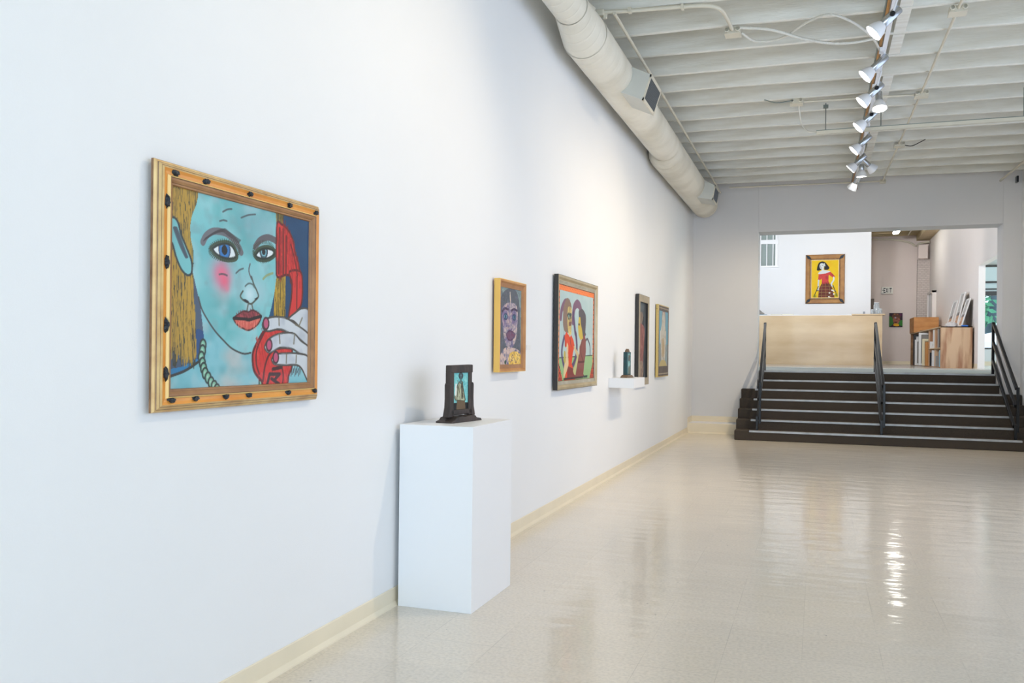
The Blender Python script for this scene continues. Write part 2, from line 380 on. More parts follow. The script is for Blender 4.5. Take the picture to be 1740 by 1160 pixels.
struct(obj('wall_far', MB().box(UX0, YE, 0.8, -0.15, YB, 5.4), m_wall2))
baseboard('baseboard_right', (UX1, 20.62), (UX1, UY1), (-1, 0), ZU, 0.1)
baseboard('baseboard_far', (3.3, UY1), (UX1, UY1), (0, -1), ZU, 0.1)
m_joist2 = M('cream_painted_timber', (206, 190, 156), rough=0.7, var=0.1, vscale=4, rgb2=(180, 162, 124), stretch=(0.5, 3, 3))
ceil2 = struct(obj('ceiling', MB().box(UX0, YE, 5.22, 9.6, 31.1, 5.4), m_joist2))
for k in range(24):
    obj('joist', MB().box(UX0, 0, 4.93, UX1, 0.045, 5.22), m_joist2, ceil2, loc=(0, 15.3+k*0.6, 0))
obj('edge_beam', MB().box(4.74, YB, 4.78, UX1, 29.3, 5.2), m_joist2, ceil2)
# partition wall of the reception, with an internal window high on its left
mb = MB()
PX1 = 3.29
mb.box(UX0, 26.0, ZU, -0.9, 26.15, 5.2); mb.box(0.80, 26.0, ZU, PX1, 26.15, 5.2); mb.box(-0.9, 26.0, ZU, 0.80, 26.15, 3.79)
struct(obj('wall_partition', mb, m_wall))
win = MB()
for x in (-0.9, 0.755): win.box(x, 25.97, 3.77, x+0.06, 26.05, 5.2)
for z in (3.74, 4.41): win.box(-0.95, 25.96, z, 0.85, 26.06, z+(0.05 if z < 4 else 0.12))
wn_ = struct(obj('window_1', win, m_white))
for k in range(9): obj('mullion', MB().box(-0.68+k*0.17, 25.98, 3.79, -0.655+k*0.17, 26.04, 5.2), m_white, wn_)
m_shadeglass = M('grey_green_window_screen', (150, 164, 160), rough=0.5, var=0.1, vscale=30, stretch=(1, 1, 6))
obj('screen_panel', MB().box(-0.9, 26.06, 3.79, 0.8, 26.07, 5.2), m_shadeglass, wn_)
# side room beyond the doorway of the right wall, with a window to the trees
m_side = wall_mat('blue_white_wall_paint', (226, 232, 234))
SX1 = 9.6
mb = MB(); mb.box(5.3, 30.0, 0.8, 6.0, 30.15, 5.4); mb.box(6.0, 30.0, 0.8, 8.8, 30.15, 1.53); mb.box(6.0, 30.0, 3.13, 8.8, 30.15, 5.4); mb.box(8.8, 30.0, 0.8, SX1, 30.15, 5.4)
struct(obj('wall_side', mb, m_side)); struct(obj('wall_side', MB().box(SX1, YB, 0.8, SX1+0.15, 30.15, 5.4), m_side))
baseboard('baseboard_side', (5.4, 30.0), (9.6, 30.0), (0, -1), ZU, 0.12)
m_dkframe = M('dark_bronze_frame', (46, 44, 42), rough=0.4)
wf = MB(); wf.box(6.0, 29.98, 3.13, 8.8, 30.1, 3.26); wf.box(6.0, 29.98, 1.50, 8.8, 30.12, 1.54); wf.box(5.96, 29.98, 1.5, 6.0, 30.1, 3.26); wf.box(8.8, 29.98, 1.5, 8.84, 30.1, 3.26)
w2 = struct(obj('window_2', wf, m_dkframe))
mg, nt, b = new_mat('window_glass'); b.inputs['Transmission Weight'].default_value = 1; b.inputs['Roughness'].default_value = 0; b.inputs['IOR'].default_value = 1.01; b.inputs['Base Color'].default_value = (0.86, 0.97, 0.97, 1)
obj('pane', MB().box(6.0, 30.04, 1.54, 8.8, 30.05, 3.13), mg, w2)
# dropped soffits over that window
m_sof = M('blue_grey_soffit', (206, 224, 230), rough=0.5)
mb = MB(); mb.box(5.4, 29.80, 3.56, SX1, 29.999, 3.98); mb.box(5.4, 29.88, 3.29, SX1, 29.999, 3.50)
struct(obj('trim_2', mb, m_sof))
mb = MB(); mb.box(5.4, 29.78, 3.98, SX1, 29.999, 4.05); mb.box(5.4, 29.82, 3.50, SX1, 29.999, 3.56); mb.box(5.4, 29.86, 3.30, SX1, 29.999, 3.34)
struct(obj('trim_3', mb, m_dkframe))
# door leaf standing in the back corner of the right wall, and a dark door in the taupe wall
d1 = struct(obj('door_1', MB().box(5.02, 27.6, ZU, 5.098, 28.6, 3.08), m_white, bevel=0.01))
obj('door_frame', MB().box(4.99, 28.6, ZU, 5.098, 28.72, 3.14).box(4.99, 27.48, ZU, 5.098, 27.6, 3.14).box(4.99, 27.48, 3.08, 5.098, 28.72, 3.14), m_wallR, d1)
d2 = struct(obj('door_2', MB().box(2.6, 29.2, ZU, 3.56, 29.29, 3.02), M('brown_grey_door', (120, 110, 100), rough=0.5, var=0.1), bevel=0.01))
# brick pier in the back corner
struct(obj('trim_4', MB().box(4.76, 29.12, ZU, UX1, UY1, 4.2), m_brick))

# ================================================================== STAIRS
stairs = thing('staircase', 'seven wide carpeted steps with pale metal nosings rising to the upper hall', 'stairs', (2.735, 13.04, 0))
for i in range(7):
    yy = 0.29*i; z1 = 0.14*(i+1)
    if i < 5: xa, xb = 0.79-2.735, XR-0.002-2.735
    else: xa, xb = 1.022-2.735, 4.448-2.735
    y1 = 0.29*(i+1)+0.02 if i < 6 else 1.788
    if i == 4: y1 = YE-13.04-0.002
    mb = MB(); mb.box(xa, yy, 0 if i < 5 else 0.3, xb, y1, z1)
    if i == 4: mb.box(1.022-2.735, y1, 0, 4.448-2.735, 1.47, z1)
    st = obj('step', mb, m_carpet, stairs, bevel=0.012)
    sx0 = 1.0-2.735 if i < 5 else 1.03-2.735
    sx1 = 4.47-2.735 if i < 5 else 4.44-2.735
    pr = [(yy-0.006, z1-0.022), (yy-0.006, z1+0.004), (yy+0.05, z1+0.004), (yy+0.05, z1+0.0005), (yy-0.0005, z1+0.0005), (yy-0.0005, z1-0.022)]
    obj('nosing', MB().prism(pr, 0, sx0, sx1), m_nose, st)

# ================================================================== HANDRAILS
def handrail(x, label):
    t = thing('handrail', label, 'handrail', (x, 13.3, 0.14), 0, 'black stair handrails')
    z = lambda v: v-0.14
    y = lambda v: v-13.3
    def bar(za, zb, ya, dx):
        mb = MB(); a = Vector((dx*0.25, y(14.86), z(za))); b = Vector((dx, y(ya), z(zb)))
        d = (b-a).normalized(); n = Vector((1, 0, 0)); u = d.cross(n).normalized()
        mb.obox((a+b)/2, n*0.019, d*((b-a).length/2+0.01), u*0.0225)
        return mb
    tr = obj('top_rail', bar(1.745, 0.82, 13.27, 0.02), m_black, t, bevel=0.006)
    obj('middle_rail', bar(1.47, 0.585, 13.27, 0.006), m_black, t, bevel=0.006)
    obj('lower_rail', bar(1.20, 0.31, 13.27, -0.006), m_black, t, bevel=0.006)
    obj('upper_post', MB().box(-0.019, y(14.83), z(0.98), 0.019, y(14.87), z(1.76)), m_black, t, bevel=0.004)
    obj('lower_post', MB().box(0.012, y(13.21), z(0.235), 0.046, y(13.25), z(0.838)), m_black, t, bevel=0.004)
    obj('foot_post', MB().box(-0.024, y(13.15), 0, 0.012, y(13.19), z(0.345)), m_black, t, bevel=0.004)
    return t
handrail(1.105, 'black three-bar stair handrail nearest the left side wall, beside the short white ledge')
handrail(2.775, 'black three-bar handrail running down the middle of the stairs')
handrail(4.42, 'black three-bar stair handrail at the right jamb, in front of the tree window')

# ================================================================== DUCT
def d_at(y):
    if y < 5.9: a, r = 55.6, 0.122
    elif y < 6.4: t = (y-5.9)/0.5; a, r = 55.6-0.7*t, 0.122+0.052*t
    elif y < 10.05: a, r = 54.9, 0.174
    elif y < 10.3: t = (y-10.05)/0.25; a, r = 54.9-0.7*t, 0.174+0.03*t
    else: a, r = 54.2, 0.204
    d = 2.93
    return max(1.919-d*math.cos(R(a)), r+0.004), 1.224+d*math.sin(R(a)), r
duct = thing('ventilation_duct', 'long round cream spiral duct hung under the ceiling along the left wall', 'duct', (0, -4.5, 3.6))
def duct_sec(name, ys, extra=0.0):
    prof = [d_at(y) for y in ys]; mb = MB()
    n = 40; vs_ = []; fs = []
    for y, (cx, cz, r) in zip(ys, prof):
        for k_ in range(n):
            t = 2*math.pi*k_/n; vs_.append((cx+(r+extra)*math.cos(t), y+4.5, cz-3.6+(r+extra)*math.sin(t)))
    for i in range(len(ys)-1):
        for k_ in range(n):
            a = i*n+k_; b_ = i*n+(k_+1) % n; fs.append((a, b_, b_+n, a+n))
    mb.add(vs_, fs)
    return mb
runs = [(-4.5, 1.2), (1.2, 3.6), (3.6, 5.9), (5.9, 6.4), (6.4, 7.3), (7.3, 10.05), (10.05, 10.3), (10.3, 12.3), (12.3, 13.95)]
for a, b_ in runs:
    ys = [a+(b_-a)*i/8 for i in range(9)]
    obj('reducer' if (a in (5.9, 10.05)) else 'duct_section', duct_sec('s', ys), m_duct, duct, smooth=True)
for y in (1.2, 3.6, 5.9, 6.4, 10.05, 10.3, 12.3):
    obj('coupling_ring', duct_sec('r', [y-0.014, y-0.011, y+0.011, y+0.014], 0.004), m_duct, duct, smooth=True)
cx, cz, r = d_at(13.95)
capm = MB().lathe([(r, 0), (r, 0.1), (r*0.985, 0.13), (r*0.93, 0.155), (r*0.8, 0.175), (r*0.5, 0.188), (0, 0.19)], (cx, 13.95+4.5, cz-3.6), (0, 1, 0), 40)
obj('end_cap', capm, m_duct, duct, smooth=True)
m_grille = M('grey_vent_grille', (120, 124, 128), rough=0.4, metal=0.4, bump=0.0)
m_dark = M('vent_shade_plate', (52, 55, 58), rough=0.8)  # plate behind the slats, the vent's inner shade put into its colour
m_ventbox = M('pale_vent_box_paint', (205, 206, 198), rough=0.45, var=0.08, vscale=5)
for (y, ln, top, bot) in ((7.35, 0.5, (0.565, 3.592), (0.495, 3.378)), (12.37, 0.5, (0.552, 3.586), (0.516, 3.382))):
    cx, cz, r = d_at(y)
    ti = (cx+0.02, cz+r*0.9*0.45+0.05); bi = (cx+0.03, cz-r*0.8)
    poly = [(ti[0], ti[1]-3.6), (top[0], top[1]-3.6), (bot[0], bot[1]-3.6), (bi[0], bi[1]-3.6)]
    vb = obj('vent_box', MB().prism(poly, 1, y+4.5, y+ln+4.5), m_ventbox, duct, bevel=0.003)
    T = Vector((top[0], 0, top[1]-3.6)); B = Vector((bot[0], 0, bot[1]-3.6)); up_ = (T-B); nrm = Vector((up_.z, 0, -up_.x)).normalized(); h = up_.length; up_.normalize()
    mb = MB(); c = (T+B)/2 + Vector((0, y+4.5+ln/2, 0)) + nrm*0.003
    Y = Vector((0, 1, 0))
    for s_ in (-1, 1):
        mb.obox(c+up_*(h/2-0.012)*s_, up_*0.012, Y*(ln/2), nrm*0.006); mb.obox(c+Y*(ln/2-0.012)*s_, up_*(h/2), Y*0.012, nrm*0.006)
    g = obj('grille_frame', mb, m_pipe, vb)
    mb = MB(); mb.obox(c-nrm*0.002, up_*(h/2-0.02), Y*(ln/2-0.02), nrm*0.002, 0)
    for k_ in range(18):
        mb.obox(c+Y*(-ln/2+0.03+k_*(ln-0.06)/17)+nrm*0.002, up_*(h/2-0.022), Y*0.004, nrm*0.003, 1)
    obj('grille', mb, [m_dark, m_grille], vb)
for y in (0.5, 3.0, 5.55, 8.6, 11.35, 13.7):
    cx, cz, r = d_at(y); mb = MB()
    mb.box(cx+r*0.3, y+4.5-0.012, cz-3.6+r*0.9, cx+r*0.3+0.02, y+4.5+0.012, 3.86-3.6)
    obj('hanger_strap', mb, m_galv, duct)

# ================================================================== CONDUITS AND BOXES
def conduit(name, pts, r, label, mat=m_pipe, sm=True, n=10, group=None, cat='pipe'):
    o = obj(name, MB().tube(smooth_path(pts) if sm else pts, r, n), mat, smooth=True)
    return tag(o, label, cat, group)
conduit('conduit', [(0.44, 6.5, 3.805), (0.44, 14.2, 3.805)], 0.013, 'straight cream conduit running beside the round duct towards the far wall', sm=False)
conduit('conduit', [(0.28, -4, 3.825), (0.28, 6.3, 3.825), (0.30, 6.42, 3.826)], 0.014, 'cream conduit over the near narrow end of the duct', sm=False)
c_ = thing('conduit', 'bent white conduit crossing the joists from the duct to a junction box', 'pipe', (0.33, 6.5, 3.826))
obj('pipe', MB().tube(smooth_path([(0.0, 0.0, 0), (0.22, 0.03, -0.004), (0.42, 0.06, 0.0), (0.72, 0.1, 0), (0.84, 0.16, 0), (0.89, 0.3, 0), (0.92, 0.66, 0)], 8), 0.015, 12), m_pipe, c_, smooth=True)
obj('clamp', MB().box(0.21, 0.005, -0.02, 0.235, 0.055, 0.016), m_pipe, c_); obj('clamp', MB().box(0.60, 0.06, -0.02, 0.62, 0.11, 0.017), m_pipe, c_)
obj('elbow_fitting', MB().box(-0.06, -0.025, -0.03, 0.03, 0.03, 0.017).box(0.02, 0.0, -0.05, 0.05, 0.03, 0.01), m_pipe, c_, bevel=0.006)
def jbox(x, y, label, sx=0.06, sy=0.055):
    t = thing('junction_box', label, 'junction box', (x, y, 3.848))
    obj('box_body', MB().box(-sx, -sy, -0.045, sx, sy, 0), m_pipe, t, bevel=0.004)
    obj('cover_plate', MB().box(-sx-0.004, -sy-0.004, -0.05, sx+0.004, sy+0.004, -0.045), m_pipe, t, bevel=0.002)
    for s_ in (-1, 1): obj('connector', MB().lathe([(0.02, 0), (0.02, 0.02), (0.014, 0.022)], (s_*0.7*sx, -sy, -0.02), (0, -1, 0), 10), m_pipe, t)
    return t
jbox(1.25, 7.23, 'white junction box where the bent conduit ends, nearest the duct')
jbox(1.69, 9.42, 'white junction box above the left end of the hanging metal strut')
jbox(2.865, 9.50, 'cream junction box right of the spotlights where two conduits cross')
jbox(2.885, 7.28, 'large cream junction box nearest the camera, at the top of the picture')
jbox(2.84, 11.68, 'cream junction box with a loose dark wire, beyond the metal strut')
jbox(2.805, 14.03, 'small cream junction box at the far wall right of the spotlights', 0.04, 0.03)
for (a, b_), lb in (((-4.4, 7.225), 'straight cream conduit from above the camera to the large junction box'), ((7.34, 9.44), 'cream conduit between the nearest two boxes right of the spotlights'), ((9.56, 11.62), 'cream conduit crossing above the metal strut right of the spotlights'), ((11.74, 13.99), 'cream conduit from the loose-wire box to the far wall')):
    conduit('conduit', [(2.885-(a-7.28)*0.012, a, 3.828), (2.885-(b_-7.28)*0.012, b_, 3.828)], 0.012, lb, sm=False)
conduit('conduit', [(1.76, 9.425, 3.828), (2.80, 9.495, 3.828)], 0.011, 'thin white conduit running across between two junction boxes behind the spotlights', sm=False)
conduit('conduit', [(0.6, 13.93, 3.828), (2.76, 14.03, 3.828)], 0.011, 'thin cream conduit along the top of the far wall from the duct', sm=False)
conduit('conduit', [(4.50, 5.0, 3.828), (4.47, 13.2, 3.828), (4.40, 14.30, 3.80)], 0.016, 'cream conduit in the far right corner of the ceiling', sm=False)
conduit('flexible_conduit', [(1.31, 7.15, 3.83), (1.55, 7.22, 3.81), (1.80, 7.40, 3.77), (2.05, 7.52, 3.75), (2.30, 7.56, 3.77), (2.40, 7.50, 3.80)], 0.012, 'white ribbed flexible conduit sagging from the junction box to the track', m_pipew, cat='cable')
conduit('flexible_conduit', [(1.31, 7.27, 3.83), (1.42, 7.42, 3.80), (1.62, 7.40, 3.80), (1.82, 7.16, 3.82), (1.98, 7.06, 3.82), (2.14, 7.20, 3.80), (2.30, 7.55, 3.79), (2.39, 7.95, 3.80)], 0.010, 'white ribbed flexible conduit arching over the sagging one', m_pipew, cat='cable')
conduit('cable', [(1.66, 9.36, 3.828), (1.50, 9.28, 3.80), (1.38, 9.25, 3.83)], 0.006, 'short dark wire left of the middle junction box', m_galv, cat='cable')
conduit('cable', [(1.71, 9.48, 3.82), (1.72, 9.60, 3.74), (1.74, 9.68, 3.66), (1.80, 9.66, 3.58), (1.90, 9.64, 3.56)], 0.008, 'white cable drooping from the junction box to the metal strut', m_pipew, cat='cable')
conduit('cable', [(2.90, 11.69, 3.82), (2.98, 11.66, 3.80), (3.06, 11.58, 3.82), (3.12, 11.55, 3.845)], 0.005, 'short black wire poking out of the far junction box', m_blackp, cat='cable')
# hanging strut
t = thing('strut_channel', 'long grey metal strut hung on rods across the ceiling behind the spotlights', 'metal strut', (1.885, 9.63, 3.55))
mb = MB(); mb.box(0, -0.02, 0.012, 2.80, 0.02, 0.022); 
obj('channel_top', mb, m_galv, t)
obj('channel_sides', MB().box(0, -0.021, -0.02, 2.80, -0.016, 0.014).box(0, 0.016, -0.02, 2.80, 0.021, 0.014), m_pipe, t)
for x in (0.09, 0.62, 1.9): obj('hanging_rod', MB().tube([(x, 0, 0.0), (x, 0, 0.30)], 0.005, 8), m_galv, t)
obj('rod_bracket', MB().box(0.065, -0.02, 0.25, 0.115, 0.02, 0.28), m_galv, t)
# little boxes on the far wall head
t = obj('conduit_bracket', MB().box(2.36, 14.27, 3.775, 2.47, 14.348, 3.84), m_plyd, bevel=0.004); tag(t, 'small brown bracket at the far end of the lighting track', 'bracket')
t = obj('conduit_bracket', MB().box(4.60, 14.25, 3.76, 4.625, 14.348, 3.85), m_blackp); tag(t, 'small black bracket high in the far right corner', 'bracket')

# ================================================================== TRACK AND SPOTLIGHTS
trk = thing('lighting_track', 'long white lighting track on a varnished batten under the joists', 'lighting track', (2.40, 1.0, 3.792))
obj('batten', MB().box(-0.026, -2, 0.012, -0.004, 13.2, 0.046), m_batten, trk)
obj('track_channel', MB().box(0.002, -2, 0.0, 0.038, 13.2, 0.04), m_shade, trk, bevel=0.003)
obj('edge_strip', MB().box(-0.034, -2, 0.01, -0.028, 13.2, 0.05), m_galv, trk)
SP = 54.0
def spot(y, tail_z, aim, label, x=2.44, L=0.155, knob=-1, power=1.0, warm=(1.0, 0.81, 0.56), ang=95, slack=0.0):
    """housing's upper end at (x, y, tail_z); aim is the beam direction"""
    t = thing('track_spotlight', label, 'spotlight', (x, y, 3.80), 0, 'spotlights on the ceiling track')
    top = Vector((0.0, 0, tail_z-3.80)); d = Vector(aim).normalized(); b_ = top + d*L
    obj('housing', MB().lathe([(0.0, 0), (0.028, 0.0), (0.032, 0.006), (0.032, L-0.006), (0.028, L), (0.0, L)], top, d, 20), m_alu, t, smooth=True)
    obj('shade', MB().lathe([(0.029, 0), (0.037, 0.008), (0.052, 0.035), (0.064, 0.072), (0.067, 0.088), (0.064, 0.088), (0.058, 0.072), (0.03, 0.02)], b_-d*0.008, d, 28), m_shade, t, smooth=True)
    obj('lamp_face', MB().lathe([(0.0, 0.090), (0.04, 0.085), (0.063, 0.078)], b_-d*0.008, d, 28), m_glow, t, smooth=True)
    mid = top + d*L*0.42; side = Vector((0, knob, 0))
    obj('knob', MB().lathe([(0.0, 0.046), (0.016, 0.046), (0.019, 0.04), (0.019, 0.03), (0.012, 0.028)], mid, side, 16), m_blackp, t, smooth=True)
    obj('adaptor', MB().box(-0.058, -0.05, -0.03, -0.022, 0.05, 0.0), m_shade, t, bevel=0.003)
    obj('yoke', MB().tube([(-0.03, 0, -0.022), (-0.01, knob*0.03, -0.04), tuple(mid+Vector((0, knob*0.034, 0)))], 0.008, 8), m_shade, t)
    l = bpy.data.lights.new('spot_beam', 'SPOT'); l.energy = SP*power; l.color = warm; l.spot_size = R(ang); l.spot_blend = 0.9; l.shadow_soft_size = 0.022
    lo = bpy.data.objects.new('spot_beam', l); COL.objects.link(lo); lo.parent = t
    lo.location = b_ + d*0.11; lo.rotation_euler = d.to_track_quat('-Z', 'Y').to_euler()
    return t
LFT = (-0.73, -0.05, -0.68)
heads = [
 (6.70, 3.677, LFT, -1, 1.0, 'largest silver spotlight, nearest the camera, at the top of the track'),
 (7.91, 3.735, LFT, 1, 1.0, 'second silver spotlight from the camera, below the flexible conduits'),
 (8.43, 3.658, LFT, -1, 1.0, 'third silver spotlight aimed left, overlapping one that points down'),
 (9.21, 3.625, LFT, -1, 0.8, 'silver spotlight with a black knob just above the metal strut'),
 (10.25, 3.630, LFT, 1, 0.75, 'silver spotlight just below the metal strut'),
 (11.27, 3.640, (-0.73, 0.1, -0.68), 1, 0.9, 'silver spotlight at the upper left of the far cluster'),
 (12.40, 3.640, (-0.62, 0.55, -0.95), 1, 2.1, 'farthest silver spotlight, lowest and leftmost of the far cluster'),
]
for y, z, tg, kn, pw, lb in heads: spot(y, z, tg, lb, knob=kn, power=pw)
spot(8.95, 3.73, (0.05, -0.3, -1), 'spotlight pointing down, tucked behind the third one', L=0.10, knob=1, power=2.2, warm=(1.0, 0.85, 0.66))
spot(12.30, 3.74, (0.0, 0.1, -1), 'small spotlight pointing down in the middle of the far cluster', L=0.08, knob=1, power=2.2, warm=(1.0, 0.85, 0.66))
spot(11.70, 3.70, (0.75, 0.5, -0.66), 'silver spotlight in the far cluster aimed right instead of left', x=2.40, knob=1, power=1.0, warm=(1.0, 0.85, 0.66))
spot(4.9, 3.68, (-0.68, -0.4, -0.62), 'spotlight on the track just above the picture, aimed at the blue-faced portrait', power=1.8)
spot(3.6, 3.68, (-0.68, -0.3, -0.68), 'added unseen spotlight on the track overhead, above the near edge of the portrait', power=0.3)  # extra head added out of view to light the near wall

# ================================================================== ART CANVAS RASTERISER
class Art:
    """colour field on a grid of points, drawn in any sketch frame given by the four canvas corners"""
    def __init__(s, W, H, quad, bg, seed=1):
        s.W, s.H = W, H; s.rng = np.random.RandomState(seed)
        A = []; B = []
        for (x, y), (u, v) in zip(quad, ((0, 0), (1, 0), (1, 1), (0, 1))):
            A.append([x, y, 1, 0, 0, 0, -u*x, -u*y]); B.append(u); A.append([0, 0, 0, x, y, 1, -v*x, -v*y]); B.append(v)
        s.Hm = np.append(np.linalg.solve(np.array(A, float), np.array(B, float)), 1).reshape(3, 3)
        s.asp = H/W
        yy, xx = np.mgrid[0:H, 0:W]; s.U = (xx+0.5)/W; s.V = (yy+0.5)/H*s.asp   # both in units of the width
        s.C = np.zeros((H, W, 3)); s.C[:] = np.array(bg, float)
    def q(s, pts):
        P = np.array(pts, float); Q = np.c_[P, np.ones(len(P))] @ s.Hm.T
        Q = Q[:, :2]/Q[:, 2:]; Q[:, 1] *= s.asp; return Q
    def curve(s, P, closed=False, n=8):
        m = len(P); out = []
        rng = range(m) if closed else range(m-1)
        for i in rng:
            if closed: a, b, c, d = P[(i-1) % m], P[i], P[(i+1) % m], P[(i+2) % m]
            else: a, b, c, d = P[max(i-1, 0)], P[i], P[i+1], P[min(i+2, m-1)]
            for k in range(n):
                t = k/n; out.append(0.5*((2*b)+(c-a)*t+(2*a-5*b+4*c-d)*t*t+(3*b-a-3*c+d)*t**3))
        if not closed: out.append(P[-1])
        return np.array(out)
    def mask(s, P):
        m = np.zeros((s.H, s.W), bool); n = len(P)
        for i in range(n):
            x0, y0 = P[i]; x1, y1 = P[(i+1) % n]
            if y0 == y1: continue
            c = ((s.V >= min(y0, y1)) & (s.V < max(y0, y1)))
            xi = x0+(s.V-y0)*(x1-x0)/(y1-y0)
            m ^= c & (s.U < xi)
        return m
    def noise(s, n, ax=1.0, ay=1.0):
        g = s.rng.rand(max(int(n*s.asp*ay), 2)+2, max(int(n*ax), 2)+2)
        gy = s.V/s.asp*(g.shape[0]-2); gx = s.U*(g.shape[1]-2)
        iy = gy.astype(int); ix = gx.astype(int); fy = gy-iy; fx = gx-ix; fy = fy*fy*(3-2*fy); fx = fx*fx*(3-2*fx)
        return (g[iy, ix]*(1-fx)+g[iy, ix+1]*fx)*(1-fy)+(g[iy+1, ix]*(1-fx)+g[iy+1, ix+1]*fx)*fy
    def put(s, m, c, a=1.0):
        m = np.asarray(m, float)*a; s.C = s.C*(1-m[..., None])+np.array(c, float)*m[..., None]
    def poly(s, pts, c, smooth=True, a=1.0, line=None, lw=0.006):
        P = s.q(pts); P = s.curve(P, True) if smooth else P
        m = s.mask(P); s.put(m, c, a)
        if line is not None: s.stroke_q(np.vstack([P, P[:1]]), line, lw)
        return m
    def stroke_q(s, P, c, lw, a=1.0):
        x0, y0 = P.min(0)-lw*2; x1, y1 = P.max(0)+lw*2
        X = np.where((s.U[0] >= x0) & (s.U[0] <= x1))[0]; Y = np.where((s.V[:, 0] >= y0) & (s.V[:, 0] <= y1))[0]
        if len(X) == 0 or len(Y) == 0: return
        sl = (slice(Y[0], Y[-1]+1), slice(X[0], X[-1]+1)); U, V = s.U[sl], s.V[sl]
        d = np.full(U.shape, 9.0)
        for i in range(len(P)-1):
            ax, ay = P[i]; bx, by = P[i+1]; L = (bx-ax)**2+(by-ay)**2
            t = np.clip(((U-ax)*(bx-ax)+(V-ay)*(by-ay))/max(L, 1e-12), 0, 1)
            d = np.minimum(d, np.hypot(U-ax-t*(bx-ax), V-ay-t*(by-ay)))
        m = np.clip((lw-d)/(0.7/s.W)+0.5, 0, 1)[..., None]*a
        s.C[sl] = s.C[sl]*(1-m)+np.array(c, float)*m
    def line(s, pts, c, lw=0.006, smooth=True, a=1.0):
        P = s.q(pts); P = s.curve(P) if smooth and len(P) > 2 else P
        s.stroke_q(P, c, lw, a)
    def blob(s, p, r, c, a=0.7, sq=1.0):
        x, y = s.q([p])[0]; d = np.hypot(s.U-x, (s.V-y)/sq)/r
        s.put(np.exp(-d*d*1.5), c, a)
    def dot(s, p, rx, ry, c, line=None, lw=0.006):
        x, y = s.q([p])[0]; t = np.linspace(0, 2*np.pi, 20)[:-1]
        P = np.c_[x+rx*np.cos(t), y+ry*np.sin(t)]; s.put(s.mask(P), c)
        if line is not None: s.stroke_q(np.vstack([P, P[:1]]), line, lw)
    def mottle(s, m, c, n=10, lo=0.45, hi=0.8, a=0.5, ax=1.0, ay=1.0):
        v = np.clip((s.noise(n, ax, ay)*0.6+s.noise(n*2.3, ax, ay)*0.4-lo)/(hi-lo), 0, 1); s.put(m*v, c, a)
    def hatch(s, m, c, n, L, ang, lw, a=0.8, jit=0.15):
        ys, xs = np.where(m)
        if len(xs) == 0: return
        for k in range(n):
            i = s.rng.randint(len(xs)); x = s.U[0, xs[i]]; y = s.V[ys[i], 0]; t = ang+s.rng.randn()*jit; l = L*(0.5+s.rng.rand())
            s.stroke_q(np.array([[x-math.cos(t)*l/2, y-math.sin(t)*l/2], [x+math.cos(t)*l/2, y+math.sin(t)*l/2]]), c, lw, a)
    def mesh(s, name, w_, h_, mat, parent, depth, z0):
        """canvas facing local -Y, centred in x, bottom at z0, front at y=-depth, with 6 mm of body"""
        W, H = s.W, s.H
        xs = np.linspace(-w_/2, w_/2, W); zs = np.linspace(z0+h_, z0, H)
        X, Z = np.meshgrid(xs, zs); Yv = np.full_like(X, -depth)
        V = np.c_[X.ravel(), Yv.ravel(), Z.ravel()]
        back = np.array([[-w_/2, -depth+0.006, z0], [w_/2, -depth+0.006, z0], [w_/2, -depth+0.006, z0+h_], [-w_/2, -depth+0.006, z0+h_]])
        V = np.vstack([V, back]); nb = W*H
        i = np.arange(W*H).reshape(H, W)
        q = np.stack([i[1:, :-1], i[1:, 1:], i[:-1, 1:], i[:-1, :-1]], -1).reshape(-1, 4)
        me = bpy.data.meshes.new(name)
        faces = [tuple(f) for f in q.tolist()]
        faces.append((nb+3, nb+2, nb+1, nb))
        faces.append(tuple([nb, nb+1] + i[-1, ::-1].tolist())); faces.append(tuple([nb+2, nb+3] + i[0].tolist()))
        faces.append(tuple([nb+3, nb] + i[::-1, 0].tolist())); faces.append(tuple([nb+1, nb+2] + i[:, -1].tolist()))
        me.from_pydata(V.tolist(), [], faces); me.update()
        ca = me.color_attributes.new('paint', 'FLOAT_COLOR', 'POINT')
        c = np.clip(s.C.reshape(-1, 3)/255.0, 0, 1); c = np.where(c <= 0.04045, c/12.92, ((c+0.055)/1.055)**2.4)
        c = np.vstack([c, np.full((4, 3), 0.3)]); ca.data.foreach_set('color', np.c_[c, np.ones(len(c))].astype(np.float32).ravel())
        me.materials.append(mat)
        o = bpy.data.objects.new(name, me); COL.objects.link(o); o.parent = parent
        return o
def paint_mat(name, rough=0.5, coat=0.0, bump=0.15):
    m, nt, b = new_mat(name); at = N(nt, 'ShaderNodeAttribute', attribute_name='paint'); nt.links.new(at.outputs['Color'], b.inputs['Base Color'])
    b.inputs['Roughness'].default_value = rough; b.inputs['Coat Weight'].default_value = coat; b.inputs['Coat Roughness'].default_value = 0.02
    tc = N(nt, 'ShaderNodeTexCoord'); n = N(nt, 'ShaderNodeTexNoise'); n.inputs['Scale'].default_value = 160; nt.links.new(tc.outputs['Object'], n.inputs['Vector'])
    bp = N(nt, 'ShaderNodeBump'); bp.inputs['Strength'].default_value = bump; bp.inputs['Distance'].default_value = 0.002
    nt.links.new(n.outputs['Fac'], bp.inputs['Height']); nt.links.new(bp.outputs[0], b.inputs['Normal'])
    return m
m_art_glass = paint_mat('painting_behind_glass', 0.6, 0.22)
m_art = paint_mat('oil_painting', 0.7, 0.0)

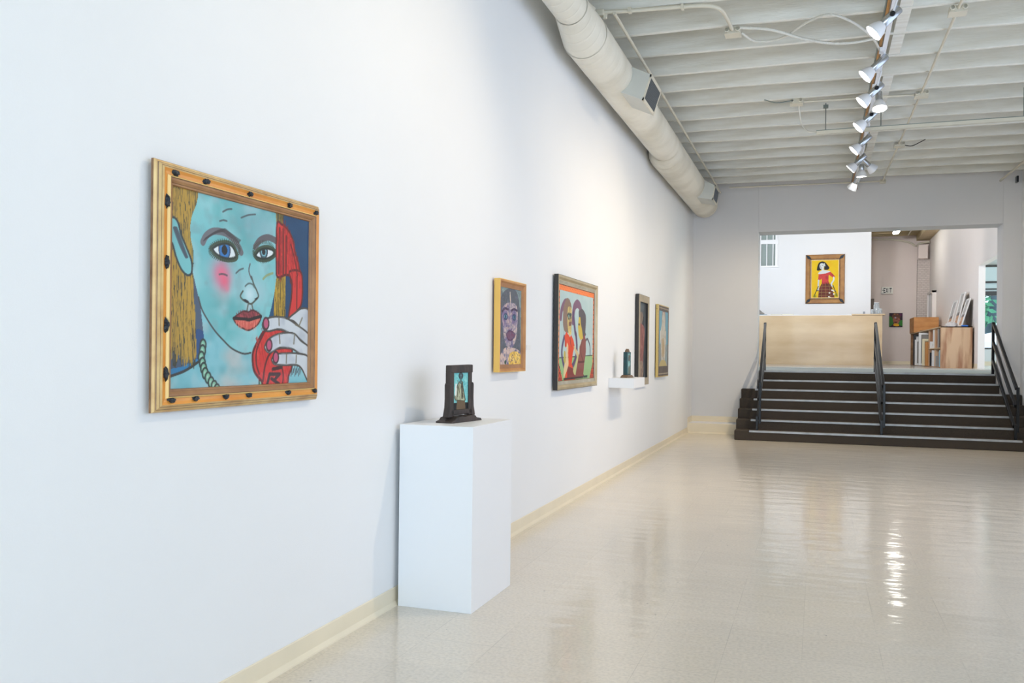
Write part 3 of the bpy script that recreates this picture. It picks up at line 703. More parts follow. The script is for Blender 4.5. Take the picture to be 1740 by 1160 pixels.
def frame_mb(w_, h_, prof):
    """mitred frame; prof = [(inset from outer edge, height off wall, material index of the band that follows)], local -Y is the front"""
    mb = MB(); n = len(prof); vs_ = []
    for (ins, d, mi) in prof:
        for (sx, sz) in ((-1, 0), (1, 0), (1, 1), (-1, 1)):
            vs_.append((sx*(w_/2-ins), -d, ins if sz == 0 else h_-ins))
    k0 = len(mb.v); mb.v += vs_
    for i in range(n-1):
        for c in range(4):
            a = i*4+c; b = i*4+(c+1) % 4
            mb.f.append((a, b, b+4, a+4)); mb.m.append(prof[i][2])
    # back
    for c in range(4):
        a = c; b = (c+1) % 4; e = (n-1)*4
        mb.f.append((e+a, e+b, b, a)); mb.m.append(prof[-1][2])
    return mb
def hang(label, x, y, z, rotz=R(90), group=None, name='framed_painting'):
    if x == 0: x = 0.010; y -= y*0.0052   # hung on wire, a finger's width off the wall
    return thing(name, label, 'painting', (x, y, z), rotz, group)

# ------------------------------------------------------------------ painting of the blue-faced woman
m_goldA = M('gold_leaf_bright', (232, 160, 66), rough=0.45, metal=0.15, rgb2=(216, 138, 50), vscale=9, coat=0.3)
m_goldB = M('gold_step_moulding', (222, 190, 130), rough=0.45, metal=0.15, rgb2=(188, 144, 88), vscale=14)
m_goldC = M('brown_stained_inner_moulding', (176, 130, 84), rough=0.45, rgb2=(148, 102, 62), vscale=12)
m_goldD = M('pale_gilt_bead', (236, 200, 128), rough=0.45, metal=0.1)
m_goldE = M('dark_wood_side', (150, 112, 78), rough=0.5, rgb2=(110, 78, 52), vscale=20)
P1Y0, P1Y1, P1Z0, P1Z1 = 2.1435, 3.060, 1.030, 1.801
w_, h_ = P1Y1-P1Y0, P1Z1-P1Z0
p1 = hang('large gold-framed painting of a blue-faced woman holding a red telephone', 0.0, (P1Y0+P1Y1)/2, P1Z0)
prof = [(0, 0.004, 4), (0, 0.013, 1), (0.005, 0.020, 1), (0.009, 0.021, 4), (0.011, 0.024, 1), (0.018, 0.030, 4), (0.020, 0.030, 1), (0.026, 0.034, 0), (0.036, 0.030, 0), (0.046, 0.029, 3),
        (0.050, 0.036, 3), (0.053, 0.0375, 4), (0.055, 0.034, 2), (0.062, 0.033, 2), (0.070, 0.028, 4), (0.071, 0.026, 2), (0.077, 0.025, 2), (0.079, 0.018, 2), (0.079, 0.004, 2)]
prof = [(i_*0.9, d_, m_) for i_, d_, m_ in prof]
obj('frame', frame_mb(w_, h_, prof), [m_goldA, m_goldB, m_goldC, m_goldD, m_goldE], p1)
# dark paint dabs around the frame: (u, v) from the outer top left, in metres
m_dab = M('blue_black_paint_dab', (24, 36, 48), rough=0.35, bump=0.8, bscale=120)
def P1uv(px, py):   # sketch frame corners of the frame's outer edge -> metres
    return px, py
quadF = ((93, 82), (1517, 513), (1517, 2700), (95, 2290))
def homog(quad):
    A = []; B = []
    for (x, y), (u, v) in zip(quad, ((0, 0), (1, 0), (1, 1), (0, 1))):
        A.append([x, y, 1, 0, 0, 0, -u*x, -u*y]); B.append(u); A.append([0, 0, 0, x, y, 1, -v*x, -v*y]); B.append(v)
    return np.append(np.linalg.solve(np.array(A, float), np.array(B, float)), 1).reshape(3, 3)
HF = homog(((262, 267), (540, 350), (540, 678), (262, 702)))
dabs = [(291.5, 285.5), (343, 303), (418.5, 325), (485.5, 345), (530.5, 357.5), (277, 343), (279.5, 445), (279, 552), (279, 635), (280.5, 688), (328.5, 685), (381, 681), (419.5, 679), (487, 673), (531, 670)]
rd = random.Random(3)
for i, (px, py) in enumerate(dabs):
    q = HF @ np.array([px, py, 1]); u, v = q[0]/q[2], q[1]/q[2]
    ins = 0.037
    if i < 5: v_ = ins/h_*0.85; u_ = u
    elif i < 10 and i > 4 and i != 9: u_ = 0.040/w_; v_ = v
    else: v_ = 1-ins/h_; u_ = u
    if i == 9: u_ = 0.062/w_*1.1
    cx_, cz_ = (u_-0.5)*w_, h_*(1-v_)
    vert = 5 <= i <= 8
    a, b = (0.012, 0.024) if vert else (0.019, 0.011)
    mb = MB(); n = 14; ring = []
    vs_ = [(cx_, -0.038, cz_)]
    for rr, dd in ((0.6, 0.037), (1.0, 0.026)):
        for k_ in range(n):
            t = 2*math.pi*k_/n; jj = 1+rd.uniform(-0.38, 0.3); vs_.append((cx_+a*rr*jj*math.cos(t), -dd-rd.uniform(0, 0.002), cz_+b*rr*jj*math.sin(t)))
    fs = [(0, 1+k_, 1+(k_+1) % n) for k_ in range(n)] + [(1+k_, 1+n+k_, 1+n+(k_+1) % n, 1+(k_+1) % n) for k_ in range(n)] + [tuple(1+n+k_ for k_ in reversed(range(n)))]
    obj('paint_dab', mb.add(vs_, fs), m_dab, p1, smooth=True)
A_ = lambda x, y: (240+x/5.044, 250+y/5.044)
B_ = lambda x, y: (240+x/4.834, 470+y/4.834)
def AA(*p): return [A_(*q) for q in p]
def BB(*p): return [B_(*q) for q in p]
a = Art(330, 280, ((296.5, 312), (529, 374), (528.5, 654), (295.5, 664)), (12, 62, 102), 5)
TEAL, DK = (124, 196, 200), (40, 42, 38)
full = np.ones((a.H, a.W))
a.mottle(full, (20, 80, 120), 6, a=0.6)
a.poly(AA((270, 300), (340, 300), (330, 600), (300, 1160), (270, 1160)), (18, 70, 84), False)
a.poly(BB((265, -40), (560, -40), (560, 560), (520, 720), (280, 830), (265, 830)), (66, 82, 104), False)
a.poly(BB((490, 440), (560, 470), (556, 560), (520, 700), (470, 720), (470, 600)), (10, 66, 120))
a.poly(BB((265, 770), (390, 740), (470, 690), (530, 690), (400, 790), (265, 830)), (36, 120, 170))
# shoulder, neck
mneck = a.poly(BB((265, 830), (400, 780), (515, 700), (555, 620), (558, 560), (520, 230), (700, 400), (1100, 500), (1400, 650), (1400, 960), (265, 960)), (128, 190, 200), False)
a.mottle(mneck, (170, 196, 200), 9, a=0.7); a.mottle(mneck, (214, 180, 172), 7, 0.62, 0.9, 0.8); a.mottle(mneck, (84, 160, 172), 12, 0.5, 0.9, 0.6)
a.line(BB((265, 828), (400, 778), (515, 700)), DK, 0.006)
# hair
mh = a.poly(AA((300, 300), (530, 372), (515, 460), (470, 540), (452, 640), (458, 740), (475, 830), (490, 920), (478, 1000), (300, 1180), (288, 900), (290, 560)), (96, 80, 24), True)
mh2 = a.poly(BB((288, -60), (452, -60), (462, 120), (472, 250), (480, 400), (487, 560), (478, 645), (430, 668), (360, 640), (292, 600), (284, 400)), (110, 92, 30), True)
a.hatch((mh | mh2), (56, 52, 28), 420, 0.10, 1.52, 0.0026, 0.9, 0.06); a.hatch((mh | mh2), (186, 146, 38), 560, 0.07, 1.52, 0.0022, 0.85, 0.06)
m_ = a.poly(AA((1160, 545), (1240, 578), (1238, 650), (1180, 650)), (128, 104, 24), False); a.hatch(m_, (60, 52, 24), 20, 0.05, 1.5, 0.002)
mr = a.poly(BB((1130, -60), (1205, -60), (1208, 330), (1112, 335), (1116, 150)), (142, 116, 32), False)
a.hatch(mr, (60, 54, 26), 90, 0.08, 1.55, 0.0022, 0.8, 0.04); a.hatch(mr, (206, 164, 40), 60, 0.08, 1.55, 0.0022, 0.7, 0.04)
# face
face = AA((515, 340), (517, 420), (500, 500), (465, 590), (452, 680), (460, 790), (482, 890), (484, 1000), (474, 1060)) + BB((480, 60), (505, 170), (530, 260), (575, 350), (640, 450), (710, 530), (780, 598), (860, 640), (930, 632), (975, 590), (1020, 500), (1060, 390), (1095, 250), (1118, 130), (1132, 0)) + AA((1180, 1100), (1182, 900), (1178, 700), (1172, 560), (900, 400))
mf = a.poly(face, TEAL, False)
a.mottle(mf, (92, 170, 174), 6, 0.4, 0.75, 0.9); a.mottle(mf, (172, 208, 214), 8, 0.5, 0.85, 0.8); a.mottle(mf, (120, 160, 166), 18, 0.55, 0.85, 0.5)
for p, r_, c_c, al in ((A_(930, 620), 0.10, (120, 160, 172), 0.6), (A_(1090, 700), 0.12, (160, 186, 200), 0.7), (B_(900, 60), 0.12, (160, 190, 200), 0.55), (B_(700, 150), 0.06, (190, 176, 178), 0.55), (A_(600, 850), 0.09, (84, 166, 176), 0.7), (B_(1000, 130), 0.08, (176, 196, 206), 0.6), (B_(860, 560), 0.08, (170, 200, 208), 0.6)):
    a.blob(p, r_, c_c, al*0.8)
a.blob(A_(718, 1085), 0.075, (232, 110, 140), 0.95); a.blob(B_(715, 40), 0.04, (232, 96, 124), 0.8); a.blob(B_(735, 100), 0.02, (226, 120, 140), 0.6)
a.line(BB((505, 170), (530, 262), (575, 350), (640, 450), (710, 530), (780, 598), (870, 640), (930, 632)), (60, 62, 60), 0.0042)
for (x0, y0, x1, y1) in ((725, 550, 800, 525), (700, 630, 760, 630), (880, 600, 1000, 570), (700, 1090, 765, 1100), (840, 1080, 900, 1040)): a.line(AA((x0, y0), ((x0+x1)/2, (y0+y1)/2-8), (x1, y1)), (70, 76, 80), 0.004, a=0.8)
# brows
a.line(AA((560, 812), (590, 755), (650, 718), (740, 730), (815, 785), (860, 850), (882, 900)), (104, 104, 110), 0.016); a.line(AA((1000, 852), (1040, 795), (1100, 770), (1150, 785), (1172, 800)), (96, 92, 98), 0.016)
for k_ in range(46):
    t = k_/46; x = 565+300*t; y = 790-80*math.sin(min(t*1.5, 1)*1.9)+110*max(0, t-0.55)*2; a.line(AA((x, y+12), (x+18, y-14)), (50, 44, 46), 0.0022, False, 0.7)
# eyes
def eye(cx0, pts, ic, ir, pr, ring, icol):
    a.line(AA(*(pts+[pts[0]])), (58, 76, 56), 0.017); m0 = a.poly(AA(*pts), (222, 232, 236)); P = a.q(AA(ic))[0]
    t = np.linspace(0, 2*np.pi, 24)[:-1]
    def disc(r_, c): a.put(a.mask(np.c_[P[0]+r_*np.cos(t), P[1]+r_*1.12*np.sin(t)]) & m0, c)
    disc(ir+0.005, (20, 30, 50)); disc(ir, icol); disc(ir*0.75, ring); disc(pr, (16, 20, 26)); a.line(AA(*(pts+[pts[0]])), (28, 38, 30), 0.005)
    n = len(pts); cx_, cy_ = ic
    for k_ in range(44):
        th = 2*math.pi*k_/44; x = cx_+math.cos(th)*(pts[0][0]-cx_)*-1.18; y = cy_+math.sin(th)*72
        a.line(AA((x, y), (x+math.cos(th)*14, y+math.sin(th)*26)), (40, 52, 34), 0.0022, False, 0.8)
eye(0, [(640, 868), (690, 836), (760, 826), (812, 858), (838, 935), (790, 954), (720, 942), (668, 908)], (742, 880), 0.036, 0.020, (40, 120, 190), (50, 110, 170))
eye(0, [(1004, 922), (1036, 884), (1088, 866), (1140, 878), (1164, 908), (1122, 944), (1072, 955), (1024, 944)], (1072, 894), 0.027, 0.014, (120, 176, 190), (60, 96, 110))
# ear
me_ = a.poly(AA((283, 620), (318, 600), (352, 645), (378, 745), (420, 850), (466, 975), (468, 1075), (432, 1096), (382, 1045), (338, 940), (308, 830), (283, 790)), (116, 190, 194), line=(40, 50, 46), lw=0.005)
for dx in (0, 14, 28, 42): a.line(AA((318+dx*0.5, 690), (345+dx*0.6, 770), (380+dx*0.5, 860), (418+dx*0.3, 940)), (60, 72, 84), 0.006, a=0.75)
# nose
a.blob(B_(915, 150), 0.055, (196, 222, 228), 0.95); a.blob(B_(910, 255), 0.03, (190, 196, 204), 0.7)
a.line(BB((930, 0), (948, 60), (975, 120), (987, 165), (962, 198), (930, 226), (902, 216), (862, 192), (842, 160), (862, 120)), (70, 78, 66), 0.0045)
a.line(BB((880, 80), (905, 58), (935, 62), (955, 90)), (90, 110, 110), 0.004); a.line(AA((958, 1000), (948, 1060), (970, 1130)), (90, 90, 96), 0.004)
a.poly(BB((862, 188), (890, 190), (912, 212), (895, 218)), (34, 32, 34)); a.poly(BB((955, 185), (980, 172), (975, 192)), (34, 32, 34)); a.line(BB((905, 232), (896, 280)), (80, 86, 76), 0.004, False); a.line(BB((935, 232), (945, 278)), (80, 86, 76), 0.004, False)
a.line(AA((1070, 1130), (1100, 1100), (1150, 1080)), (150, 150, 90), 0.006, a=0.7)
# lips
m_ = a.poly(BB((790, 346), (835, 306), (875, 286), (908, 294), (940, 280), (978, 296), (1010, 330), (960, 344), (905, 356), (850, 346)), (164, 66, 72), line=(70, 30, 30), lw=0.004); a.hatch(m_, (110, 36, 44), 60, 0.02, 1.2, 0.002)
m_ = a.poly(BB((790, 346), (850, 352), (905, 362), (960, 348), (1010, 332), (988, 392), (935, 436), (900, 444), (848, 420), (812, 392)), (206, 92, 78), line=(80, 34, 30), lw=0.004); a.hatch(m_, (230, 130, 110), 30, 0.02, 1.5, 0.002)
a.line(BB((790, 346), (850, 350), (880, 352), (915, 358), (960, 344), (1010, 331)), (30, 14, 16), 0.008)
# necklace
for (x, y) in ((545, 565), (541, 612), (532, 665), (541, 716), (551, 758), (564, 800), (587, 836), (612, 876), (637, 906), (660, 935), (1018, 882)): a.dot(B_(x, y), 0.018, 0.024, (120, 180, 150), (30, 46, 40), 0.0045); a.blob(B_(x-4, y-6), 0.008, (190, 224, 206), 0.7)
# telephone
RED, RDK = (206, 46, 40), (96, 22, 20)
m_ = a.poly(AA((1182, 660), (1222, 656), (1275, 705), (1318, 790), (1338, 900), (1368, 1000), (1392, 1170), (1310, 1170), (1300, 1110), (1260, 1095), (1190, 1112), (1180, 1000)), RED, line=RDK, lw=0.006)
m2 = a.poly(BB((1238, -40), (1328, -40), (1345, 80), (1338, 225), (1300, 290), (1235, 350), (1255, 180), (1258, 50)), RED, line=RDK, lw=0.006)
for xs in ((1205, 690, 1200, 1080), (1235, 700, 1240, 1080), (1262, 760, 1262, 1080)): a.line(AA((xs[0], xs[1]), (xs[2], xs[3])), RDK, 0.007, False, 0.85)
a.hatch(m_, (150, 20, 22), 60, 0.06, 1.5, 0.0035, 0.6); a.line(AA((1300, 830), (1335, 960), (1360, 1100)), RDK, 0.004); a.line(BB((1300, 0), (1300, 270)), RDK, 0.004, False)
m3 = a.poly(BB((1030, 462), (1080, 442), (1135, 438), (1190, 450), (1220, 485), (1262, 600), (1266, 740), (1240, 820), (1210, 910), (1045, 910), (1018, 868), (962, 792), (945, 700), (950, 620), (990, 530)), RED, line=RDK, lw=0.007)
a.hatch(m3, (170, 30, 28), 50, 0.06, 1.2, 0.003, 0.5); a.hatch(m3, (228, 84, 66), 40, 0.05, 1.2, 0.003, 0.5)
a.line(BB((1035, 470), (980, 600), (975, 720), (1000, 810)), RDK, 0.005); a.line(BB((1262, 598), (1150, 600), (1080, 650), (1045, 750), (1030, 870)), RDK, 0.006); a.line(BB((1180, 745), (1195, 820), (1190, 890)), RDK, 0.005)
for seg_ in (((1065, 895), (1085, 812)), ((1085, 812), (1165, 812)), ((1165, 812), (1130, 852)), ((1100, 850), (1160, 895)), ((1110, 770), (1180, 755))): a.line(BB(*seg_), (60, 18, 18), 0.009, False)
# hand
PALE, LN = (202, 208, 214), (70, 66, 60)
for pts in (((1235, 352), (1290, 300), (1345, 265), (1400, 295), (1400, 480), (1330, 425), (1280, 375)),
            ((1024, 388), (1058, 350), (1130, 334), (1220, 350), (1300, 402), (1400, 485), (1400, 580), (1310, 505), (1235, 466), (1160, 438), (1070, 455), (1030, 432)),
            ((1048, 562), (1088, 510), (1170, 474), (1275, 474), (1335, 535), (1400, 590), (1400, 668), (1330, 642), (1262, 602), (1170, 592), (1085, 632), (1045, 602)),
            ((1102, 682), (1140, 646), (1220, 640), (1310, 642), (1400, 680), (1400, 870), (1345, 770), (1300, 738), (1210, 738), (1130, 732), (1105, 708))):
    m_ = a.poly(BB(*pts), PALE, line=LN, lw=0.005); a.mottle(m_, (170, 178, 190), 14, a=0.7)
for p_, q_ in (((1155, 340), (1158, 405)), ((1160, 478), (1165, 555)), ((1285, 480), (1278, 560)), ((1220, 645), (1218, 720)), ((1300, 660), (1298, 720)), ((1345, 345), (1320, 410)), ((1290, 400), (1330, 420))): a.line(BB(p_, q_), (110, 104, 84), 0.005, False, 0.8)
for p_ in ((1051, 390), (1078, 570), (1133, 673)): a.dot(B_(*p_), 0.022, 0.028, (188, 84, 116), (70, 40, 48), 0.005)
for k_ in range(8): a.line(BB((1258+k_*10, 830-(k_ % 3)*14), (1268+k_*10, 750+(k_ % 2)*20)), (60, 60, 66), 0.003, False, 0.8)
a.blob(B_(760, 940), 0.1, (220, 176, 160), 0.4)
ins = 0.0711
a.mesh('canvas', w_-2*ins+0.006, h_-2*ins+0.006, m_art_glass, p1, 0.018, ins-0.003)

# ------------------------------------------------------------------ mottled face painting in a shallow gold tray frame
w_, h_ = 0.52, 0.588
p2 = hang('narrow painting of a mottled face with purple lips in a yellow wood tray frame', 0, 5.131+w_/2, 1.102)
m_yel = M('yellow_stained_side', (238, 190, 96), rough=0.5, var=0.06, vscale=9)
m_tan = M('tan_wood_tray_frame', (206, 152, 98), rough=0.5, rgb2=(184, 128, 78), vscale=10)
m_tan2 = M('brown_wood_inner_step', (176, 128, 88), rough=0.5, rgb2=(150, 104, 66), vscale=10)
obj('frame', frame_mb(w_, h_, [(0, 0.004, 0), (0, 0.042, 0), (0.004, 0.043, 1), (0.014, 0.043, 1), (0.022, 0.030, 2), (0.044, 0.026, 2), (0.048, 0.026, 1), (0.048, 0.004, 1)]), [m_yel, m_tan, m_tan2], p2)
S3 = lambda *p: [q for q in p]
a = Art(150, 210, ((165, 190), (333, 235), (330, 850), (155, 848)), (124, 142, 140), 9)
full = np.ones((a.H, a.W)); a.mottle(full, (88, 104, 112), 9, a=0.9); a.mottle(full, (160, 178, 168), 14, a=0.6)
m_ = a.poly([(168, 420), (172, 300), (200, 240), (245, 215), (285, 232), (308, 290), (320, 420), (325, 700), (330, 760), (290, 740), (200, 740), (160, 760)], (92, 96, 104)); a.hatch(m_, (60, 70, 80), 90, 0.12, 1.5, 0.005, 0.6)
m_ = a.poly([(185, 400), (200, 350), (240, 330), (290, 350), (305, 420), (300, 560), (285, 660), (250, 712), (222, 690), (205, 640), (190, 540)], (196, 178, 176)); a.mottle(m_, (110, 100, 140), 12, 0.4, 0.7, 0.9); a.mottle(m_, (236, 200, 170), 15, 0.5, 0.8, 0.7); a.hatch(m_, (60, 56, 84), 80, 0.05, 0.6, 0.004, 0.6, 1.0)
a.blob((205, 435), 0.16, (110, 90, 140), 0.8); a.blob((275, 450), 0.14, (100, 84, 134), 0.8); a.dot((212, 442), 0.075, 0.05, (120, 168, 180), (50, 64, 96), 0.014); a.dot((278, 452), 0.07, 0.05, (96, 150, 168), (50, 64, 96), 0.014); a.dot((212, 442), 0.03, 0.035, (30, 60, 90)); a.dot((278, 452), 0.03, 0.035, (30, 60, 90))
a.line([(186, 400), (205, 375), (232, 385)], (70, 54, 80), 0.022); a.line([(258, 395), (278, 385), (300, 400)], (70, 54, 80), 0.022)
a.line([(246, 250), (250, 340)], (220, 200, 180), 0.018); a.line([(246, 440), (236, 540), (248, 560), (262, 545)], (110, 80, 130), 0.012)
a.poly([(218, 590), (240, 562), (270, 575), (284, 600), (262, 634), (234, 636)], (116, 72, 98), line=(84, 50, 80), lw=0.014); a.mottle(full, (110, 116, 140), 26, 0.5, 0.8, 0.55)
m_ = a.poly([(155, 800), (190, 720), (220, 700), (290, 712), (333, 760), (335, 860), (150, 860)], (206, 180, 170)); a.mottle(m_, (90, 96, 130), 12, 0.5, 0.8, 0.8)
m_ = a.poly([(245, 860), (240, 760), (290, 735), (335, 780), (335, 860)], (232, 190, 80)); a.mottle(m_, (250, 220, 140), 10, a=0.7); a.hatch(m_, (110, 80, 90), 40, 0.06, 1.0, 0.006, 0.7, 1.0)
a.hatch(full > 0, (70, 84, 100), 160, 0.05, 1.2, 0.003, 0.45, 1.0); a.dot((208, 825), 0.04, 0.04, (50, 80, 60))
a.mesh('canvas', w_-0.09, h_-0.09, m_art, p2, 0.022, 0.045)
t = obj('wall_label', MB().box(0.0005, 5.79, 1.245, 0.003, 5.88, 1.28), M('white_card', (236, 236, 234), rough=0.6)); tag(t, 'tiny white caption card on the wall right of the mottled face painting', 'label')

# ------------------------------------------------------------------ couple painting, dark sided silver gilt frame
w_, h_ = 1.275, 0.893
p3 = hang('wide painting of a man in red and woman in maroon with orange border', 0, 6.452+w_/2, 0.94)
m_blk = M('black_frame_side', (48, 44, 42), rough=0.5)
m_slv = M('champagne_frame_face', (196, 180, 146), rough=0.35, metal=0.25, rgb2=(170, 150, 112), vscale=6)
m_slv2 = M('silver_grey_slope', (190, 184, 166), rough=0.35, metal=0.25, rgb2=(160, 152, 132), vscale=8)
obj('frame', frame_mb(w_, h_, [(0, 0.003, 0), (0, 0.036, 0), (0.003, 0.037, 1), (0.020, 0.037, 1), (0.036, 0.026, 1), (0.040, 0.026, 2), (0.064, 0.022, 1), (0.068, 0.022, 0), (0.07, 0.02, 0), (0.07, 0.003, 0)]), [m_blk, m_slv, m_slv2], p3)
a = Art(260, 190, ((655, 155), (955, 240), (950, 985), (648, 993)), (176, 200, 200), 12)
full = np.ones((a.H, a.W)); a.mottle(full, (196, 212, 210), 7, a=0.6)
a.poly([(640, 790), (960, 783), (960, 1000), (640, 1000)], (150, 186, 130), False); a.line([(640, 790), (960, 783)], (40, 70, 50), 0.004, False)
# purple coils
PU = (120, 84, 110)
def T1(x, y): return (820+x/5.043, 450+y/5.043)
C4 = lambda x, y: ((930+x/10.55-820)*5.043, (460+y/10.55-450)*5.043)
C5 = lambda x, y: ((930+x/10.55-820)*5.043, (560+y/10.55-450)*5.043)
def c4(*p): return [C4(*q) for q in p]
def c5(*p): return [C5(*q) for q in p]
a.line(c4((250, 830), (265, 700), (300, 600), (330, 560), (380, 560)), PU, 0.028)
a.line(c4((460, 900), (470, 740), (490, 640), (535, 590), (580, 640), (610, 760), (640, 860)), PU, 0.034)
a.line(c4((470, 760), (480, 900), (500, 1100)) + c5((515, 100), (530, 300), (520, 450), (480, 600), (420, 700)), (84, 62, 100), 0.022)
a.line(c5((310, 120), (275, 300), (270, 450), (300, 620), (330, 700)), (80, 66, 110), 0.018); a.line(c5((690, 200), (720, 180), (760, 300), (765, 470)), (80, 76, 90), 0.010)
# man
a.poly(c4((290, 760), (300, 640), (350, 490), (400, 520), (435, 640), (440, 800), (430, 1000), (380, 1100), (320, 1080), (290, 960)), (134, 108, 92))
a.poly(c4((372, 660), (430, 660), (440, 760), (435, 900), (430, 1060), (400, 1160), (375, 1050), (365, 900)), (212, 188, 112)); a.poly(c5((375, 0), (430, 0), (430, 80), (395, 90)), (220, 196, 120))
a.line(c4((372, 790), (430, 785)), (40, 70, 66), 0.012, False); a.dot(C4(388, 810), 0.024, 0.03, (40, 70, 66)); a.dot(C4(388, 812), 0.009, 0.012, (170, 220, 214)); a.dot(C4(424, 806), 0.014, 0.026, (40, 70, 66)); a.line(c4((412, 860), (412, 890)), (130, 90, 70), 0.008, False); a.line(c4((400, 950), (424, 945)), (130, 80, 66), 0.016, False); a.hatch(a.mask(a.curve(a.q(c4((290, 760), (350, 490), (435, 640), (430, 1000), (320, 1080), (290, 960))), True)), (90, 70, 60), 20, 0.08, 1.5, 0.003, 0.5)
RS = (222, 70, 26)
a.poly(c5((315, 110), (345, 30), (380, 80), (410, 130), (430, 90), (470, 190), (490, 290), (460, 420), (440, 600), (470, 720), (500, 900), (310, 910), (350, 700), (385, 560), (370, 300), (320, 300)), RS, False)
a.poly(c5((360, 640), (470, 700), (500, 820), (660, 820), (640, 880), (360, 880)), (130, 52, 48), False); a.line(c5((410, 150), (430, 300)), (120, 30, 20), 0.006, False); a.line(c5((315, 110), (330, 300)), (150, 50, 20), 0.006, False)
a.poly(c5((355, 240), (380, 300), (375, 480), (385, 620), (330, 800), (300, 840), (310, 640), (345, 480)), (222, 196, 150)); a.poly(c5((310, 380), (335, 400), (335, 560), (310, 590), (300, 480)), (190, 170, 80))
a.poly(c5((470, 300), (490, 290), (560, 430), (560, 490), (530, 490)), (206, 186, 140), False); a.poly(c5((540, 480), (565, 440), (560, 360), (580, 370), (575, 450), (520, 700), (500, 820), (465, 740), (500, 640)), (196, 190, 130))
# woman
a.poly(c4((560, 760), (590, 700), (630, 690), (680, 780), (690, 900), (680, 1100)) + c5((690, 100), (640, 160), (600, 60)), (82, 78, 84))
a.poly(c4((565, 830), (590, 830), (600, 960), (620, 1060)) + c5((640, 160), (620, 180), (590, 190), (560, 100)) + c4((548, 1000)), (208, 180, 70), False); a.line(c4((560, 960), (575, 965)), (60, 40, 30), 0.008, False)
a.poly(c5((590, 220), (640, 160), (660, 70), (690, 200), (690, 420), (660, 640), (640, 880), (500, 870), (530, 680), (560, 480), (580, 300)), (136, 72, 66), False); a.line(c5((625, 180), (600, 400), (640, 560)), (90, 40, 40), 0.006); a.poly(c5((588, 205), (612, 200), (600, 250), (582, 300)), (214, 208, 190), False)
a.line(c5((560, 590), (660, 585)), (90, 34, 34), 0.008, False); a.dot(C5(570, 390), 0.012, 0.03, (214, 200, 170))
# patterned border
H_, W_ = a.H, a.W; U, V = a.U, a.V
bw = 0.036; edge = (U < bw) | (U > 1-bw) | (V < bw*1.25)
zig = np.abs(((U*24+V*24) % 1)-0.5)+np.abs(((V*24-U*24) % 1)-0.5)
a.put(edge, (40, 30, 28)); a.put(edge & (zig < 0.62), (228, 116, 60)); a.put((V < bw*1.25) & (V > 0.010) & (zig < 0.85), (246, 128, 56))
tri = ((U < 0.115*(V-0.55)/0.16) & (V > 0.55) & (U < 0.12)) | ((1-U < 0.115*(V-0.55)/0.16) & (V > 0.55) & (1-U < 0.12)); a.put(tri & (zig < 0.55), (220, 84, 50)); a.put(tri & (zig >= 0.55), (50, 28, 30))
a.line([(700, 975), (860, 968)], (60, 40, 40), 0.008, False); a.poly(c5((645, 840), (720, 838), (715, 880), (645, 882)), (40, 66, 54), False)
a.mesh('canvas', w_-0.135, h_-0.135, m_art_glass, p3, 0.018, 0.0675)

# ------------------------------------------------------------------ tall grey frame with red figure
w_, h_ = 0.64, 1.022
p4 = hang('tall painting of a red robed figure in a deep grey-beige frame with black sides', 0, 9.664+w_/2, 0.875)
m_beige = M('grey_beige_frame_face', (176, 162, 138), rough=0.6, rgb2=(150, 138, 116), vscale=14, bump=0.3)
obj('frame', frame_mb(w_, h_, [(0, 0.0, 0), (0, 0.035, 0), (0.003, 0.036, 1), (0.078, 0.036, 1), (0.082, 0.033, 0), (0.082, 0.014, 0), (0.082, 0.0, 0)]), [m_blk, m_beige], p4)
a = Art(80, 170, ((193, 130), (282, 150), (278, 980), (190, 982)), (40, 44, 50), 21)
full = np.ones((a.H, a.W)); a.mottle(full, (90, 100, 110), 5, 0.4, 0.8, 0.8, 1, 0.5); m_ = a.poly([(190, 130), (260, 145), (255, 300), (190, 330)], (96, 106, 112), False, 0.7)
a.poly([(205, 260), (235, 255), (245, 320), (225, 400), (205, 400), (195, 320)], (130, 112, 100)); m_ = a.poly([(190, 420), (225, 380), (262, 440), (258, 600), (250, 760), (245, 860), (190, 860)], (138, 84, 80)); a.mottle(m_, (166, 116, 106), 8, a=0.8)
m_ = a.poly([(192, 850), (225, 790), (250, 830), (245, 975), (190, 982)], (150, 128, 112)); a.mottle(m_, (96, 78, 74), 10, a=0.7); a.hatch(full > 0, (40, 34, 38), 60, 0.2, 1.5, 0.01, 0.4)
a.mesh('canvas', w_-0.16, h_-0.16, m_art, p4, 0.013, 0.08)

# ------------------------------------------------------------------ pale torso painting
w_, h_ = 0.80, 0.915
p5 = hang('painting of a pale standing figure on blue in a brown frame with gilt side', 0, 10.957+w_/2, 0.94)
m_gsd = M('ragged_gilt_side', (214, 184, 110), rough=0.4, metal=0.2, rgb2=(92, 74, 52), vscale=60, thr=(0.30, 0.38))
m_brn = M('brown_slate_frame', (104, 88, 76), rough=0.6, rgb2=(84, 70, 62), vscale=12)
m_inn = M('taupe_inner_moulding', (168, 150, 126), rough=0.5, rgb2=(140, 122, 98), vscale=14)
mbf = MB()
obj('frame', frame_mb(w_, h_, [(0, 0.0, 0), (0, 0.03, 0), (0.012, 0.033, 1), (0.03, 0.032, 1), (0.034, 0.036, 2), (0.052, 0.034, 1), (0.055, 0.028, 1), (0.055, 0.0, 1)]), [m_gsd, m_brn, m_inn], p5)
for (z0_, z1_) in ((0.012, 0.135), (h_-0.075, h_-0.012)): obj('frame_panel', MB().box(-w_/2+0.02, -0.0345, z0_, w_/2-0.02, -0.02, z1_), m_brn, p5, bevel=0.003)
a = Art(100, 150, ((410, 255), (510, 275), (508, 885), (408, 895)), (120, 170, 190), 31)
